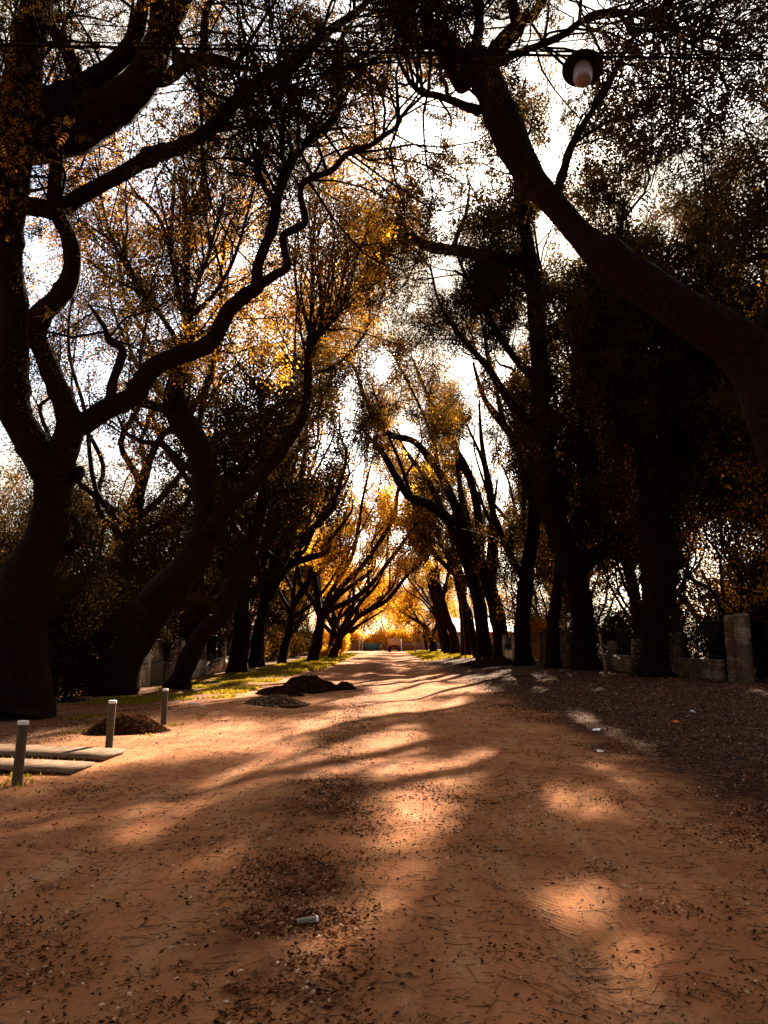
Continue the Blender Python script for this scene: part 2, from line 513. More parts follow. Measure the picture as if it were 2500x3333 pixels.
CLUSTER = cluster(5, 0.20, 0.115, 0.075, 3)

def place_leaves(pos, direc, tmpl, scale, tone, nv=3, spread=(0.7, 1.25)):
    """one template per position, x axis along direc, random roll"""
    n = len(pos); k = len(tmpl) // nv
    ex = unit(direc)
    rnd = rng.normal(0, 1, (n, 3)) * 0.7 + np.array([0, 0, 1.0])
    ey = unit(np.cross(rnd, ex)); ez = np.cross(ex, ey)
    sc_ = scale * rng.uniform(*spread, n)
    Vv = (tmpl[None, :, 0:1] * ex[:, None, :] + tmpl[None, :, 1:2] * ey[:, None, :] + tmpl[None, :, 2:3] * ez[:, None, :]) * sc_[:, None, None] + pos[:, None, :]
    Fq = np.arange(n * k * nv).reshape(-1, nv)
    tn = np.repeat(tone, k) + rng.normal(0, 0.07, n * k)
    return Vv.reshape(-1, 3), Fq, np.clip(tn, 0, 1)

def sample_line(P, r, ts):
    n = len(P) - 1
    x = np.clip(ts * n, 0, n - 1e-6); i = x.astype(int); f = (x - i)[:, None]
    p = P[i] * (1 - f) + P[i + 1] * f
    t = unit(P[i + 1] - P[i])
    rr = r[i] * (1 - f[:, 0]) + r[i + 1] * f[:, 0]
    return p, t, rr

def sprout(p, t, r0, ln, ang=(35, 75), trop=0.25, wander=0.35, n=5, bias=None):
    m_ = len(p)
    a = np.radians(rng.uniform(*ang, m_))[:, None]
    q = unit(np.cross(t, rng.normal(0, 1, (m_, 3))))
    d = t * np.cos(a) + q * np.sin(a)
    d[:, 2] += trop
    if bias is not None: d = d + np.asarray(bias)
    d = unit(d)
    pts = [p]
    st = (ln / (n - 1))[:, None]
    for k in range(n - 1):
        d = unit(d + rng.normal(0, wander, (m_, 3)) + np.array([0, 0, trop * 0.3]))
        pts.append(pts[-1] + d * st)
    P = np.stack(pts, 1)
    rr = r0[:, None] * np.linspace(1, 0.35, n)[None, :]
    return P, rr

def pick(P, r, m_, lo=0.2):
    idx = rng.integers(0, len(P), m_); ts = rng.uniform(lo, 1, m_)
    n = P.shape[1] - 1
    x = np.clip(ts * n, 0, n - 1e-6); i = x.astype(int); f = (x - i)[:, None]
    a, b_ = P[idx, i], P[idx, i + 1]
    return a * (1 - f) + b_ * f, unit(b_ - a), r[idx, i]

def sun_gap(pos, half=0.011):
    """the small gap in the canopy through which the sun shows on the road"""
    v = pos - EYE
    dist = v @ sun_dir
    perp = np.linalg.norm(v - dist[:, None] * sun_dir, axis=1)
    return (dist < 3) | (perp > half * np.maximum(dist, 1))

# gaps in the canopy that let the sun down onto the road: (ground point, half length, half width)
GAPS = []
def gap(px, py, along, across):
    q = on_ground(px, py)
    GAPS.append((q[0], q[1], along, across))
for a_ in ((1800, 2640, 1.2, 0.47), (1900, 2700, 0.7, 0.36), (1530, 2480, 1.2, 0.34), (1290, 2400, 2.0, 0.55), (1640, 2450, 0.8, 0.2),
           (760, 2530, 1.5, 0.42), (560, 2610, 1.3, 0.34), (880, 2480, 1.3, 0.25), (1960, 2500, 0.9, 0.28), (2090, 2440, 1.6, 0.3), (2080, 2560, 0.6, 0.3),
           (1850, 2880, 0.55, 0.24), (1880, 3010, 0.45, 0.2), (1230, 2960, 0.45, 0.16), (1080, 3100, 0.4, 0.26), (1450, 2905, 0.35, 0.12), (705, 2194, 2.5, 0.9), (660, 2215, 1.5, 0.7), (640, 2800, 0.8, 0.22),
           (420, 2460, 0.9, 0.5), (180, 2480, 1.2, 0.35), (100, 2520, 1.0, 0.3), (300, 2400, 0.8, 0.4), (620, 2240, 1.6, 0.7), (690, 2255, 1.6, 0.7), (800, 2215, 2.2, 0.9),
           (1100, 2160, 5.0, 1.0), (980, 2165, 6.0, 0.9), (1000, 2150, 8.0, 0.8), (1250, 2300, 2.5, 0.6), (1330, 2260, 3.0, 0.5), (1480, 2290, 2.0, 0.5), (1120, 2330, 2.5, 0.4),
           (900, 2400, 1.8, 0.3), (650, 2440, 1.2, 0.35), (1400, 2200, 4.0, 0.6), (60, 2700, 0.8, 0.3), (450, 2720, 0.8, 0.25), (1690, 2175, 1.6, 0.5), (1640, 2190, 1.0, 0.3)):
    gap(*a_)
GAPS = np.array(GAPS)
_sa, _ca = math.sin(SUN_AZ), math.cos(SUN_AZ)
def in_shaft(pos):
    """1 where a point of the canopy would shade one of the sunlit places"""
    pos = np.asarray(pos, float)
    k = pos[:, 2] / sun_dir[2]
    x = pos[:, 0] - sun_dir[0] * k; y = pos[:, 1] - sun_dir[1] * k
    v = np.zeros(len(pos))
    for gx_, gy_, a_, c_ in GAPS:
        dx, dy = x - gx_, y - gy_
        al = dx * _sa + dy * _ca; ac = dx * _ca - dy * _sa
        v = np.maximum(v, 1.35 - np.hypot(al / a_, ac / c_))
    al = x * _sa + y * _ca; ac = x * _ca - y * _sa
    q = np.stack([ac, al / 2.4, 0 * x], 1)
    w = vnoise(q, 0.75, 0) + 0.5 * vnoise(q, 0.3, 4)
    v = v + 0.28 * w
    field = w + 0.55 * vnoise(q, 3.0, 2)
    lo = 0.56 - 0.42 * smooth(14, 45, y) - 0.25 * smooth(60, 110, y)
    m_ = (np.abs(x + 0.6 - 0.0 * y) < 4.6 + 3.0 * smooth(25, 60, y)) & (y > 9)
    return (v > 0.12) | (m_ & (field > lo))
def thin(pos, keep=0.01):
    """True for what stays"""
    return ~in_shaft(pos) | (rng.uniform(0, 1, len(pos)) < keep)

def cap_density(p, size, cap):
    """at most cap points to a cell, so that no part of a crown packs solid"""
    k = np.floor(p / size).astype(np.int64)
    key = (k[:, 0] + 4000) * 100000000 + (k[:, 1] + 4000) * 10000 + (k[:, 2] + 500)
    order = np.argsort(key, kind='stable')
    ks = key[order]
    first = np.concatenate([[True], ks[1:] != ks[:-1]])
    start = np.maximum.accumulate(np.where(first, np.arange(len(ks)), 0))
    rank = np.arange(len(ks)) - start
    keep = np.zeros(len(p), bool)
    keep[order] = rank < cap
    return keep

TRI = [0]
def dress(tree, sources, spec, origin):
    """branches, twigs, leaves and vines of one tree grown from its limbs.
    sources: list of (P, r, t_from, weight)"""
    g = spec
    wts = np.array([w * np.linalg.norm(np.diff(P, axis=0), axis=1).sum() * (1 - t0) for P, r, t0, w in sources])
    cnt = rng.multinomial(g['n1'], wts / wts.sum())
    pp, tt, rr = [], [], []
    for (P, r, t0, w), c in zip(sources, cnt):
        if c == 0: continue
        a, b_, c_ = sample_line(P, r, rng.uniform(t0, 1, c))
        pp.append(a); tt.append(b_); rr.append(c_)
    p, t, r = np.concatenate(pp), np.concatenate(tt), np.concatenate(rr)
    l1 = rng.uniform(*g['l1'], len(p))
    B1, r1 = sprout(p, t, np.minimum(r * 0.6, 0.006 + 0.008 * l1), l1, g.get('ang', (30, 70)), g.get('trop', 0.3), g.get('wander', 0.3), 6, g.get('bias'))
    keep = sun_gap(B1[:, -1], 0.014) & sun_gap(B1[:, 3], 0.014) & thin(B1[:, 3], 0.03) & thin(B1[:, 5], 0.1)
    B1, r1 = B1[keep], r1[keep]
    p, t, r = pick(B1, r1, g['n2'], 0.2)
    B2, r2 = sprout(p, t, np.minimum(r * 0.7, 0.012), rng.uniform(*g['l2'], len(p)), (25, 65), g.get('trop2', 0.05), 0.3, 3)
    keep = sun_gap(B2[:, -1], 0.013) & sun_gap(B2[:, 1], 0.013) & thin(B2[:, 1], 0.0)
    B2, r2 = B2[keep], r2[keep]
    kt = cap_density(B2[:, 1], *g.get('tcap', (0.6, 4)))
    B2, r2 = B2[kt], r2[kt]
    V1, F1 = tubes_batch(B1 - origin, r1, 4)
    V2, F2 = tubes_batch(B2 - origin, np.maximum(r2, g.get('rmin', 0.003)), 3)
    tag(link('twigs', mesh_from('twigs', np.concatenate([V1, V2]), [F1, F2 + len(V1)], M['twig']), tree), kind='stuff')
    TRI[0] += 2 * (len(F1) + len(F2))
    # leaves, thinned where the clump noise is low
    nl = g['leaves']
    p, t, _ = pick(B2, r2, int(nl * 2.4), 0.15)
    p = p + rng.normal(0, g.get('fuzz', 0.08), p.shape)
    dens = 0.62 + 0.42 * vnoise(p, g.get('clump', 0.9), 1) + 0.25 * vnoise(p, g.get('clump', 0.9) * 3, 2)
    ok = (rng.uniform(0, 1, len(p)) < dens) & sun_gap(p) & thin(p)
    p, t = p[ok], t[ok]
    ok = cap_density(p, *g.get('cap', (0.6, 3)))
    p, t = p[ok][:nl], t[ok][:nl]
    tone = g['tone'] + g.get('tamp', 0.15) * vnoise(p, g.get('tscale', 1.6), 3) + rng.normal(0, 0.05, len(p))
    d = t * 0.6 + rng.normal(0, 0.6, t.shape) + np.array([0, 0, -0.35])
    Vv, Fq, tn = place_leaves(p - origin, d, g.get('tmpl', CLUSTER), g.get('scale', 1.0), tone)
    link('crown', mesh_from('crown', Vv, [Fq], LEAF, tn), tree)
    TRI[0] += 2 * len(Fq)
    if g.get('vines'):
        p, t, _ = pick(B1, r1, g['vines'], 0.1)
        ln = rng.uniform(*g.get('vlen', (1, 3.5)), len(p))
        gz = ground_h(p[:, 0], p[:, 1]) + 0.6
        ln = np.clip(np.minimum(ln, p[:, 2] - gz), 0.2, None)
        k = 6
        P = p[:, None, :] + np.linspace(0, 1, k)[None, :, None] * ln[:, None, None] * np.array([0, 0, -1.0])
        okv = thin(P[:, 1]) & thin(P[:, 4]); P = P[okv]
        P = P + rng.normal(0, 0.035, P.shape) * np.linspace(0, 1, k)[None, :, None]
        Vb, Fb = tubes_batch(P - origin, np.full(P.shape[:2], g.get('vr', 0.006)), 3)
        nv = g['vines'] * g.get('vleaf', 8)
        q, t, _ = pick(P, np.zeros(P.shape[:2]), nv, 0.0)
        ok = sun_gap(q) & thin(q); q, t = q[ok], t[ok]
        q = q + rng.normal(0, 0.04, q.shape)
        tone = g['tone'] + g.get('vtone', 0.05) + g.get('tamp', 0.15) * vnoise(q, 2.0, 4)
        Vl, Fl, tn = place_leaves(q - origin, t + rng.normal(0, 0.5, t.shape), g.get('vtmpl', CLUSTER), g.get('vscale', 0.7), tone)
        tn = np.concatenate([np.full(len(Fb), 0.1), tn])
        tag(link('hanging_vines', mesh_from('hanging_vines', np.concatenate([Vb, Vl]), [Fb, Fl + len(Vb)], LEAF, tn), tree), kind='stuff')
        TRI[0] += 2 * (len(Fb) + len(Fl))

def ivy(tree, lines, origin, n, scale=0.7, tone=0.2, tmpl=None, out_=0.06):
    pp, tt = [], []
    for P, r in lines:
        m_ = n // len(lines)
        p, t, rr = sample_line(P, r, rng.uniform(0, 1, m_))
        q = unit(np.cross(t, rng.normal(0, 1, t.shape)))
        pp.append(p + q * (rr + np.abs(rng.normal(0, out_, m_)))[:, None]); tt.append(q + np.array([0, 0, -0.5]))
    p, t = np.concatenate(pp), np.concatenate(tt)
    ok = sun_gap(p) & thin(p); p, t = p[ok], t[ok]
    Vv, Fq, tn = place_leaves(p - origin, t, CLUSTER if tmpl is None else tmpl, scale, tone + 0.1 * vnoise(p, 1.0, 2))
    tag(link('ivy', mesh_from('ivy', Vv, [Fq], LEAF, tn), tree), kind='stuff')
    TRI[0] += 2 * len(Fq)

def limb_obj(name, tree, P, r, origin, k=10, rough=0.10, flare=False):
    if flare:
        r = r.copy(); n = len(r)
        r[: max(2, n // 7)] *= np.linspace(1.22, 1.0, max(2, n // 7))
    V, Fq = limb_tube(P - origin, r, k, rough, len(P) % 5)
    TRI[0] += 2 * len(Fq)
    return link(name, mesh_from(name, V, [Fq], M['bark'], None, True), tree)

def traced(pts, Y0, Y1, sub=5):
    """a limb read off the photograph at its own distance, Y0 to Y1 metres from the camera"""
    n = len(pts)
    L = np.concatenate([[0], np.cumsum([math.hypot(pts[i + 1][0] - pts[i][0], pts[i + 1][1] - pts[i][1]) for i in range(n - 1)])])
    P, r = [], []
    for (px, py, w), s_ in zip(pts, L / L[-1]):
        y = Y0 + (Y1 - Y0) * s_
        p = at(px, py, y); d = ray(px, py)
        P.append(p); r.append(w / 2 * (y / d[1]) / F)
    P = np.array(P); r = np.array(r)
    Q = catmull(np.column_stack([P, r]), sub)
    # a little waywardness in depth so limbs are not flat
    Q[1:-1, 1] += 0.12 * np.sin(np.linspace(0, 9, len(Q) - 2) + len(pts))
    rr_ = Q[:, 3].copy()
    kk = np.arange(len(rr_))
    for _ in range(len(rr_) // 9):                 # knots and old branch scars
        c_ = rng.uniform(2, len(rr_) - 2)
        rr_ *= 1 + rng.uniform(0.05, 0.22) * np.exp(-((kk - c_) / 0.8) ** 2)
    return Q[:, :3], np.maximum(rr_, 0.006)

def traced_tree(name, label, trunk, limbs, spec, group, k=12, ivies=None, extra=None):
    """trunk: (pts, Y0, Y1); limbs: list of (pts, Y0, Y1, leafy_from, weight)"""
    P, r = traced(*trunk)
    base = P[0].copy()
    base[2] = float(ground_h(base[0], base[1]))
    P[0, 2] = min(P[0, 2], base[2] - 0.05)
    tree = thing(name, label, 'tree', base, 0, group)
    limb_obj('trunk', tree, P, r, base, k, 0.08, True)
    src = [(P, r, spec.get('t_trunk', 0.9), spec.get('w_trunk', 0.05))]
    lines = [(P, r)]
    for L_ in limbs:
        pts, y0, y1 = L_[:3]
        t0 = L_[3] if len(L_) > 3 else 0.3
        w = L_[4] if len(L_) > 4 else 1.0
        P2, r2 = traced(pts, y0, y1)
        limb_obj('limb', tree, P2, r2, base, 10 if k > 8 else 6, 0.08)
        if w > 0: src.append((P2, r2, t0, w))
        lines.append((P2, r2))
    for e in extra or []:
        src.append(e)
    dress(tree, src, spec, base)
    if ivies:
        ivy(tree, [lines[i] for i in ivies[0]], base, ivies[1], ivies[2] if len(ivies) > 2 else 0.7)
    return tree

def grown_tree(name, label, base, height, lean, spec, group, trunk_h=0.3, r0=0.3, nl=6, spread=0.5, k=8, seed=0, bend=0.0):
    """tree whose limbs are grown: lean is the sideways shift of its top"""
    g = np.random.default_rng(seed + 100)
    base = np.array([base[0], base[1], float(ground_h(base[0], base[1]))])
    lean = np.array([lean[0], lean[1], 0.0])
    tree = thing(name, label, 'tree', base, 0, group)
    n = 7
    s_ = np.linspace(0, 1, n)[:, None]
    top = np.array([0, 0, height * trunk_h]) + lean * trunk_h * 0.9
    P = s_ * top + np.sin(s_ * 3.1) * np.array([bend, 0, 0]) + g.normal(0, 0.06 * height / 10, (n, 3)) * s_
    P[0, 2] = -0.1
    r = r0 * (1 - 0.35 * s_[:, 0])
    Q = catmull(np.column_stack([P + base, r]), 4)
    limb_obj('trunk', tree, Q[:, :3], Q[:, 3], base, k, 0.1, True)
    src = []
    for q in range(nl):
        a = 6.283 * (q + g.uniform(0, 0.7)) / nl
        st_t = g.uniform(0.72, 1.0)
        p0 = sample_line(Q[:, :3], Q[:, 3], np.array([st_t]))[0][0]
        rem = height * g.uniform(0.82, 1.05) + base[2] - p0[2]
        ex = np.array([math.cos(a), math.sin(a), 0]) * height * spread * g.uniform(0.45, 0.75)
        end = p0 + np.array([0, 0, rem]) + ex + lean * (1 - trunk_h) * g.uniform(0.6, 1.2)
        m_ = 7
        t = np.linspace(0, 1, m_)[:, None]
        PL = p0 + (end - p0) * t + ex * 0.35 * np.sin(t * 3.14) + g.normal(0, 0.03 * height, (m_, 3)) * np.sin(t * 3.14)
        rl = r0 * g.uniform(0.38, 0.62) * (1 - 0.86 * t[:, 0])
        QL = catmull(np.column_stack([PL, rl]), 4)
        limb_obj('limb', tree, QL[:, :3], QL[:, 3], base, 6, 0.08)
        src.append((QL[:, :3], QL[:, 3], spec.get('t0', 0.25), 1.0))
    dress(tree, src, spec, base)
    return tree

def copy_thing(o, loc, rz, label, group=None, scale=1.0):
    c = o.copy(); COL.objects.link(c); c.location = loc; c.rotation_euler = (0, 0, rz); c.scale = (scale,) * 3
    c['label'] = label
    if group: c['group'] = group
    for ch in o.children:
        d = ch.copy(); COL.objects.link(d); d.parent = c
        for gch in ch.children:
            e = gch.copy(); COL.objects.link(e); e.parent = d
    return c

# ------------------------------------------------------------------ trees of the left row
GL, GR = 'trees lining the left side of the road', 'trees lining the right side of the road'
near_spec = dict(n1=520, l1=(1.2, 4.8), n2=3600, l2=(0.4, 1.3), leaves=16000, tmpl=PINNATE, scale=1.1, tone=0.38, tamp=0.26,
                 clump=0.8, tscale=1.5, trop=0.12, fuzz=0.06, cap=(0.5, 9), tcap=(0.5, 3), ang=(30, 85))
traced_tree('big_forked_tree', 'massive tree at the left edge that forks into a V and arches over the road', (
    [(45, 2345, 215), (58, 2200, 185), (70, 2000, 165), (92, 1880, 150), (125, 1790, 135), (160, 1675, 118), (178, 1580, 125), (182, 1505, 130)], 18.4, 17.2), [
    ([(178, 1560, 118), (140, 1490, 108), (95, 1420, 102), (55, 1350, 100), (38, 1250, 100), (38, 1110, 96), (40, 1000, 95), (25, 880, 85), (22, 760, 92), (35, 650, 105), (45, 520, 130), (62, 420, 135), (80, 310, 118), (92, 180, 112), (112, 60, 98), (130, -60, 85), (150, -200, 60)], 17.2, 14.0, 0.55, 1.0),
    ([(180, 1550, 95), (215, 1460, 92), (235, 1385, 90), (208, 1300, 72), (170, 1215, 66), (140, 1150, 62), (112, 1080, 68), (128, 1015, 72), (175, 970, 64), (218, 915, 62), (236, 850, 56), (228, 780, 50), (203, 725, 50), (188, 680, 50), (184, 590, 42), (190, 480, 36)], 17.2, 14.6, 0.75, 0.5),
    ([(228, 1395, 80), (275, 1375, 76), (350, 1325, 72), (425, 1288, 68), (462, 1230, 66), (498, 1188, 64), (575, 1152, 60), (645, 1132, 56), (695, 1100, 54), (742, 1015, 50), (795, 968, 47), (835, 940, 44), (842, 875, 36), (868, 805, 33), (893, 740, 32), (905, 650, 31), (938, 550, 30), (973, 490, 28), (1010, 450, 26), (1070, 400, 26), (1100, 335, 24), (1102, 225, 21), (1096, 140, 14), (1125, 90, 9), (1165, 30, 6)], 17.0, 14.0, 0.62, 1.3),
    ([(838, 945, 34), (895, 905, 30), (936, 875, 27), (927, 815, 25), (926, 760, 24), (984, 725, 24), (990, 690, 22), (976, 615, 20), (1000, 580, 20), (1080, 555, 20), (1130, 510, 19), (1205, 485, 17), (1255, 450, 16), (1293, 412, 13), (1293, 310, 11), (1290, 240, 8), (1305, 160, 6)], 14.6, 13.6, 0.45, 1.0),
    ([(50, 675, 62), (120, 678, 60), (190, 680, 58), (280, 620, 50), (400, 550, 50), (500, 490, 50), (560, 478, 46), (650, 440, 44), (720, 392, 42), (770, 340, 42), (830, 290, 45), (930, 235, 44), (990, 185, 38), (1045, 122, 30), (1100, 75, 27), (1170, 20, 24), (1200, -20, 18), (1260, -80, 10)], 15.5, 13.4, 0.4, 1.0),
    ([(1000, 180, 26), (1030, 135, 24), (1038, 95, 24), (1042, 72, 27)], 13.6, 13.5, 0.9, 0),
    ([(90, 470, 150), (160, 440, 165), (250, 405, 165), (330, 350, 140), (400, 310, 125), (460, 262, 112), (500, 205, 100), (528, 140, 92), (555, 60, 85), (590, -20, 72), (640, -120, 50)], 15.2, 13.2, 0.55, 0.5),
    ([(512, 190, 60), (512, 110, 55), (516, 40, 48), (510, -50, 36)], 13.8, 13.2, 0.4, 0.3),
    ([(95, 430, 80), (125, 385, 72), (165, 335, 70), (240, 290, 72), (310, 235, 62), (370, 200, 58), (425, 162, 60), (455, 100, 50), (468, 40, 44), (468, -40, 36)], 15.2, 13.6, 0.4, 0.5),
    ([(262, 290, 50), (248, 245, 46), (222, 175, 44), (190, 125, 40), (165, 85, 34), (150, 20, 26), (150, -60, 16)], 14.6, 14.2, 0.3, 0.8),
    ([(500, 255, 46), (545, 240, 40), (600, 217, 40), (675, 207, 36), (740, 195, 30), (790, 210, 12), (850, 240, 8)], 13.9, 13.0, 0.2, 0.7),
    ([(640, 212, 28), (655, 160, 27), (665, 90, 25), (685, 20, 20), (700, -40, 12)], 13.5, 13.2, 0.2, 0.5),
    ([(570, 200, 22), (590, 180, 22), (615, 185, 20), (622, 205, 14)], 13.5, 13.4, 0.9, 0),
    ([(355, 1310, 42), (365, 1290, 36), (374, 1245, 30), (396, 1170, 28), (390, 1128, 25), (352, 1105, 20), (340, 1065, 17), (318, 1030, 13), (290, 990, 8)], 16.6, 16.2, 0.4, 0.7),
    ([(165, 1790, 46), (215, 1778, 40), (248, 1768, 34), (262, 1742, 30), (242, 1690, 24), (214, 1655, 16)], 17.9, 17.6, 0.9, 0),
    ([(235, 1560, 30), (255, 1545, 32), (262, 1530, 30)], 17.2, 17.1, 0.9, 0),
    ([(972, 490, 16), (971, 410, 13), (955, 340, 12), (925, 300, 9), (905, 230, 6)], 14.3, 14.2, 0.1, 0.8),
    ([(938, 548, 14), (912, 500, 13), (924, 430, 12), (915, 350, 8)], 14.4, 14.6, 0.1, 0.6),
    ([(897, 660, 18), (868, 620, 18), (838, 560, 14), (800, 525, 10), (740, 500, 6)], 14.6, 14.9, 0.1, 0.9),
], dict(near_spec, n1=520, n2=4400, leaves=27000), GL, 14, ivies=((0, 1, 2, 3), 8000, 0.42))

traced_tree('leaning_tree', 'thick dark tree curving up from behind the middle bollard, one bough reaching right', (
    [(360, 2275, 150), (392, 2180, 125), (430, 2100, 116), (478, 2000, 124), (548, 1915, 120), (612, 1850, 102), (660, 1760, 90), (672, 1675, 72), (660, 1550, 66), (640, 1450, 76), (600, 1385, 84), (565, 1325, 78)], 26.6, 25.0), [
    ([(562, 1330, 76), (568, 1270, 62), (582, 1225, 54), (596, 1160, 42), (610, 1100, 26), (606, 950, 20), (607, 750, 15), (600, 600, 8)], 25.0, 23.5, 0.35, 1.2),
    ([(560, 1340, 40), (520, 1325, 34), (480, 1315, 30), (462, 1312, 24)], 25.0, 24.6, 0.9, 0),
    ([(610, 1080, 16), (570, 900, 14), (525, 725, 12), (450, 640, 9), (400, 560, 5)], 24.4, 23.5, 0.2, 1.0),
    ([(620, 1060, 16), (650, 900, 13), (690, 800, 11), (735, 640, 7)], 24.4, 23.0, 0.2, 1.0),
    ([(606, 900, 12), (560, 800, 10), (520, 640, 7), (500, 560, 5)], 24, 24.5, 0.1, 0.8),
    ([(680, 1730, 64), (715, 1680, 56), (765, 1625, 52), (830, 1572, 47), (895, 1497, 45), (955, 1412, 42), (986, 1358, 34), (1000, 1290, 30), (1002, 1200, 27), (1006, 1130, 22), (1030, 1092, 18), (1080, 1045, 15), (1112, 1000, 12), (1135, 955, 8)], 25.0, 23.5, 0.55, 1.2),
    ([(1004, 1150, 14), (1012, 1000, 10), (1018, 850, 8), (1025, 700, 6), (1040, 560, 4)], 23.8, 24, 0.1, 1.2),
    ([(1000, 1180, 10), (975, 1050, 8), (960, 880, 6), (962, 740, 4)], 23.8, 24, 0.1, 1.0),
    ([(1010, 1120, 10), (1050, 980, 8), (1075, 850, 5), (1110, 700, 4)], 23.8, 23, 0.1, 1.0),
    ([(630, 1540, 20), (575, 1490, 22), (530, 1450, 20), (470, 1440, 16), (410, 1410, 14), (388, 1370, 10), (370, 1330, 6)], 25.2, 26, 0.3, 0.5),
    ([(600, 1150, 20), (520, 1020, 16), (430, 900, 13), (360, 760, 10), (320, 600, 7), (300, 450, 4)], 24.6, 24.0, 0.2, 1.2),
    ([(608, 1050, 16), (690, 960, 14), (770, 820, 11), (820, 650, 8), (850, 480, 5)], 24.4, 22.5, 0.2, 1.2),
    ([(607, 800, 13), (640, 650, 10), (680, 480, 7), (720, 330, 4)], 24.0, 22.5, 0.1, 1.0),
], dict(n1=420, l1=(1.4, 5.4), n2=2600, l2=(0.5, 1.7), leaves=22000, tone=0.56, tamp=0.32, cap=(0.6, 6), scale=0.85, clump=1.1, tscale=2.2, trop=0.3, bias=(0.0, 0, 0.25)), GL, 12,
    ivies=((0, 1, 6), 3000, 0.6))

ever = dict(n1=220, l1=(1.2, 4.4), n2=1200, l2=(0.4, 1.5), leaves=11000, cap=(0.6, 6), tone=0.30, tamp=0.14, scale=1.1, clump=1.2, tscale=2.5, trop=0.1)
traced_tree('slanting_tree', 'slim tree slanting right above the farthest bollard beside the stained white wall', (
    [(575, 2252, 86), (592, 2200, 66), (620, 2140, 62), (665, 2055, 56), (716, 2012, 54), (750, 1945, 50), (762, 1885, 46), (780, 1830, 42)], 29.4, 29.0), [
    ([(778, 1835, 40), (820, 1760, 36), (850, 1650, 32), (860, 1500, 26), (850, 1350, 20), (845, 1250, 10)], 29, 30, 0.1, 1.2),
    ([(760, 1890, 26), (738, 1810, 22), (725, 1720, 16), (735, 1560, 12), (720, 1420, 8)], 29, 30, 0.1, 1.0),
    ([(850, 1600, 18), (910, 1480, 14), (930, 1380, 8)], 29.8, 31, 0.0, 1.0),
    ([(845, 1560, 18), (770, 1430, 14), (740, 1330, 8)], 29.8, 31, 0.0, 1.0),
], dict(ever, leaves=15000, n1=280), GL, 10)

grown_tree('row_tree', 'dark upright trunk standing at the right-hand end of the stained white wall', on_ground(772, 2190), 15.5, (1.5, -1.5),
           dict(ever, leaves=9000, n1=240), GL, 0.35, 0.58, 6, 0.4, 10, 1)
grown_tree('row_tree', 'leaning trunk beside the upright one at the white wall end, near the grass', on_ground(838, 2170), 14.0, (3.0, 1.0),
           dict(ever, leaves=7500, tone=0.42, tamp=0.25), GL, 0.45, 0.50, 6, 0.4, 10, 2, bend=-0.5)
grown_tree('row_tree', 'bushy low-branched tree with glinting leaves left of the sunlit grass', on_ground(922, 2138), 11.0, (1.5, 0),
           dict(ever, leaves=13000, tone=0.33, tamp=0.2, scale=1.2, t0=0.0), GL, 0.16, 0.38, 8, 0.5, 8, 3)
autumn = dict(n1=200, l1=(1.4, 4.2), n2=1000, l2=(0.5, 1.4), leaves=9500, cap=(0.8, 5), tone=0.68, tamp=0.24, scale=1.5, clump=1.6, tscale=3.0, trop=0.2, rmin=0.007)
grown_tree('row_tree', 'vase-shaped tree with many dark limbs and golden leaves at the far end of the grass', (-5.9, 62), 19, (4.5, 0), dict(autumn, leaves=11000), GL, 0.22, 0.5, 8, 0.5, 8, 4)
grown_tree('row_tree', 'spreading orange tree whose limbs sweep over the road before the brick wall', (-5.2, 76), 15.5, (5.5, 0), dict(autumn, tone=0.76), GL, 0.15, 0.5, 8, 0.6, 8, 5)
for k, (x, y, h) in enumerate([(-5.6, 92, 16), (-6.8, 110, 13), (-7.5, 125, 12)]):
    grown_tree('row_tree', 'golden tree in the distance on the left side of the road', (x, y), h, (3.0, 0), dict(autumn, leaves=3500, scale=2.3, tone=0.74, n2=900), 'golden trees far down the left side', 0.2, 0.36, 6, 0.55, 6, 6 + k)
grown_tree('row_tree', 'tall yellowing tree rising between the leaning tree and the far vase-shaped tree', (-8.6, 50), 21, (3.0, 0), dict(autumn, tone=0.48, tamp=0.28, leaves=11000, scale=1.3), GL, 0.3, 0.42, 7, 0.4, 8, 14)

